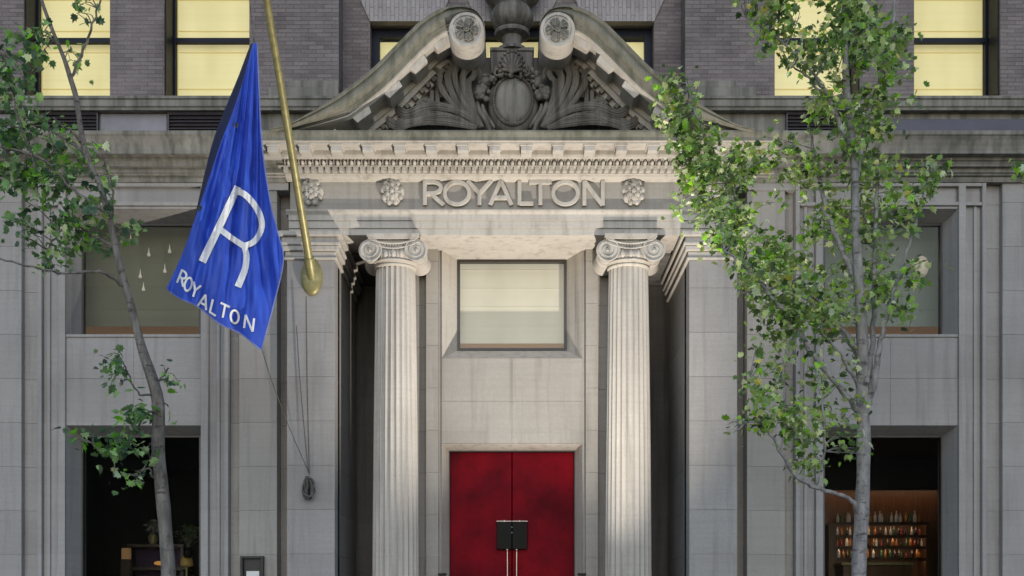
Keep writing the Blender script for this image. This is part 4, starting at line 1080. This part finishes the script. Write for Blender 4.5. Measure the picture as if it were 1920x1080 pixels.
# flowers and house plant in the lounge
def plant(name,label,cat,px,py,yd,h,n,cols,seed,pot):
    rnd=random.Random(seed); q=P(px,py,yd); T=thing(name,label,cat,(q.x,yd,q.z))
    m=MB(); m.lathe(q.x,yd,[(.05,q.z),(.075,q.z+.06),(.07,q.z+.13),(.045,q.z+.16)],16); m.build('pot',pot,T,smooth=50)
    st=MB(); lf=MB(); lf.col=[]
    for k in range(n):
        a=rnd.uniform(0,6.3); r=rnd.uniform(.05,h*.6); tip=Vector((q.x+r*math.cos(a),yd+r*.5*math.sin(a),q.z+.16+h*rnd.uniform(.35,1)))
        st.tube([(q.x,yd,q.z+.14),((q.x+tip.x)/2,(yd+tip.y)/2,q.z+.14+(tip.z-q.z-.14)*.6),tuple(tip)],.004,4)
        for j in range(4): add_leaf(lf,tip+Vector((rnd.gauss(0,.03),rnd.gauss(0,.03),rnd.gauss(0,.03))),.07,rnd,rnd.choice(cols))
    st.build('stems',M['bark_brown'],T); lf.build('leaves',M['leaf'],T)
plant('flower_vase','vase of pale flowers standing on the console behind the left tree trunk','flowers',287,1020,YL+.2,.2,14,[(.5,.48,.4),(.45,.4,.35),(.1,.13,.06)],3,M['brass'])
plant('house_plant','green house plant right of the console in the lower left window','plant',352,1046,YL-.35,.34,22,[(.08,.13,.05),(.14,.18,.09),(.05,.09,.04)],6,M['black'])
# the floodlight on the pavement that washes the portico from below
LP=Vector((1.75,-2.35,.35))
FLT=thing('floodlight','small black floodlight standing on the pavement before the right column','floodlight',(LP.x,LP.y-.1,0))
target=Vector((-.35,-1.75,8.0)); dv=(target-LP).normalized()
m=MB(); m.tube([LP-dv*.26,LP-dv*.25,LP-dv*.06,LP-dv*.04],[.06,.09,.12,.13],18); m.build('housing',M['black_metal'],FLT,smooth=40)
m=MB(); m.box(LP.x-.15,LP.x+.15,LP.y-.2,LP.y+.1,.001,.03); m.tube([(LP.x,LP.y-.05,.03),(LP.x,LP.y-.05,.12)],.02,8); m.build('stand',M['black_metal'],FLT)

# ================================================================== LIGHT
sp=bpy.data.lights.new('flood_lamp','SPOT'); sp.energy=2300; sp.color=(1,.92,.81); sp.spot_size=R(91); sp.spot_blend=1.0; sp.shadow_soft_size=.06
so=bpy.data.objects.new('flood_lamp',sp); C.objects.link(so); so.location=LP+dv*.02; so.rotation_euler=dv.to_track_quat('-Z','Y').to_euler()
SUN_EL,SUN_AZ=R(23),R(181)            # azimuth measured from +Y clockwise seen from above
sd=Vector((math.sin(SUN_AZ)*math.cos(SUN_EL),math.cos(SUN_AZ)*math.cos(SUN_EL),math.sin(SUN_EL)))
sun=bpy.data.lights.new('sun','SUN'); sun.energy=.68; sun.angle=R(55); sun.color=(1,.97,.95)
su=bpy.data.objects.new('sun',sun); C.objects.link(su); su.rotation_euler=(-sd).to_track_quat('-Z','Y').to_euler(); su.location=(0,-20,20)
wl=bpy.data.worlds.new('World'); bpy.context.scene.world=wl; wl.use_nodes=True
nt=wl.node_tree; bg=nt.nodes['Background']; sky=nt.nodes.new('ShaderNodeTexSky'); sky.sky_type='NISHITA'; sky.sun_disc=False; sky.ozone_density=2.1; sky.dust_density=.2; sky.air_density=1.0
sky.sun_elevation=SUN_EL; sky.sun_rotation=SUN_AZ; nt.links.new(sky.outputs[0],bg.inputs[0]); bg.inputs[1].default_value=.11

# ================================================================== CAMERA
cam=bpy.data.cameras.new('camera'); co=bpy.data.objects.new('camera',cam); C.objects.link(co)
co.location=(0,-D,ZC); co.rotation_euler=(R(90),0,0); cam.sensor_width=36; cam.lens=36*F/1920
cam.shift_y=(HOR-540)/1920; cam.clip_end=500; cam.clip_start=.1
sc=bpy.context.scene; sc.camera=co
sc.view_settings.view_transform='Standard'; sc.view_settings.look='None'; sc.view_settings.exposure=0.6; sc.view_settings.gamma=1
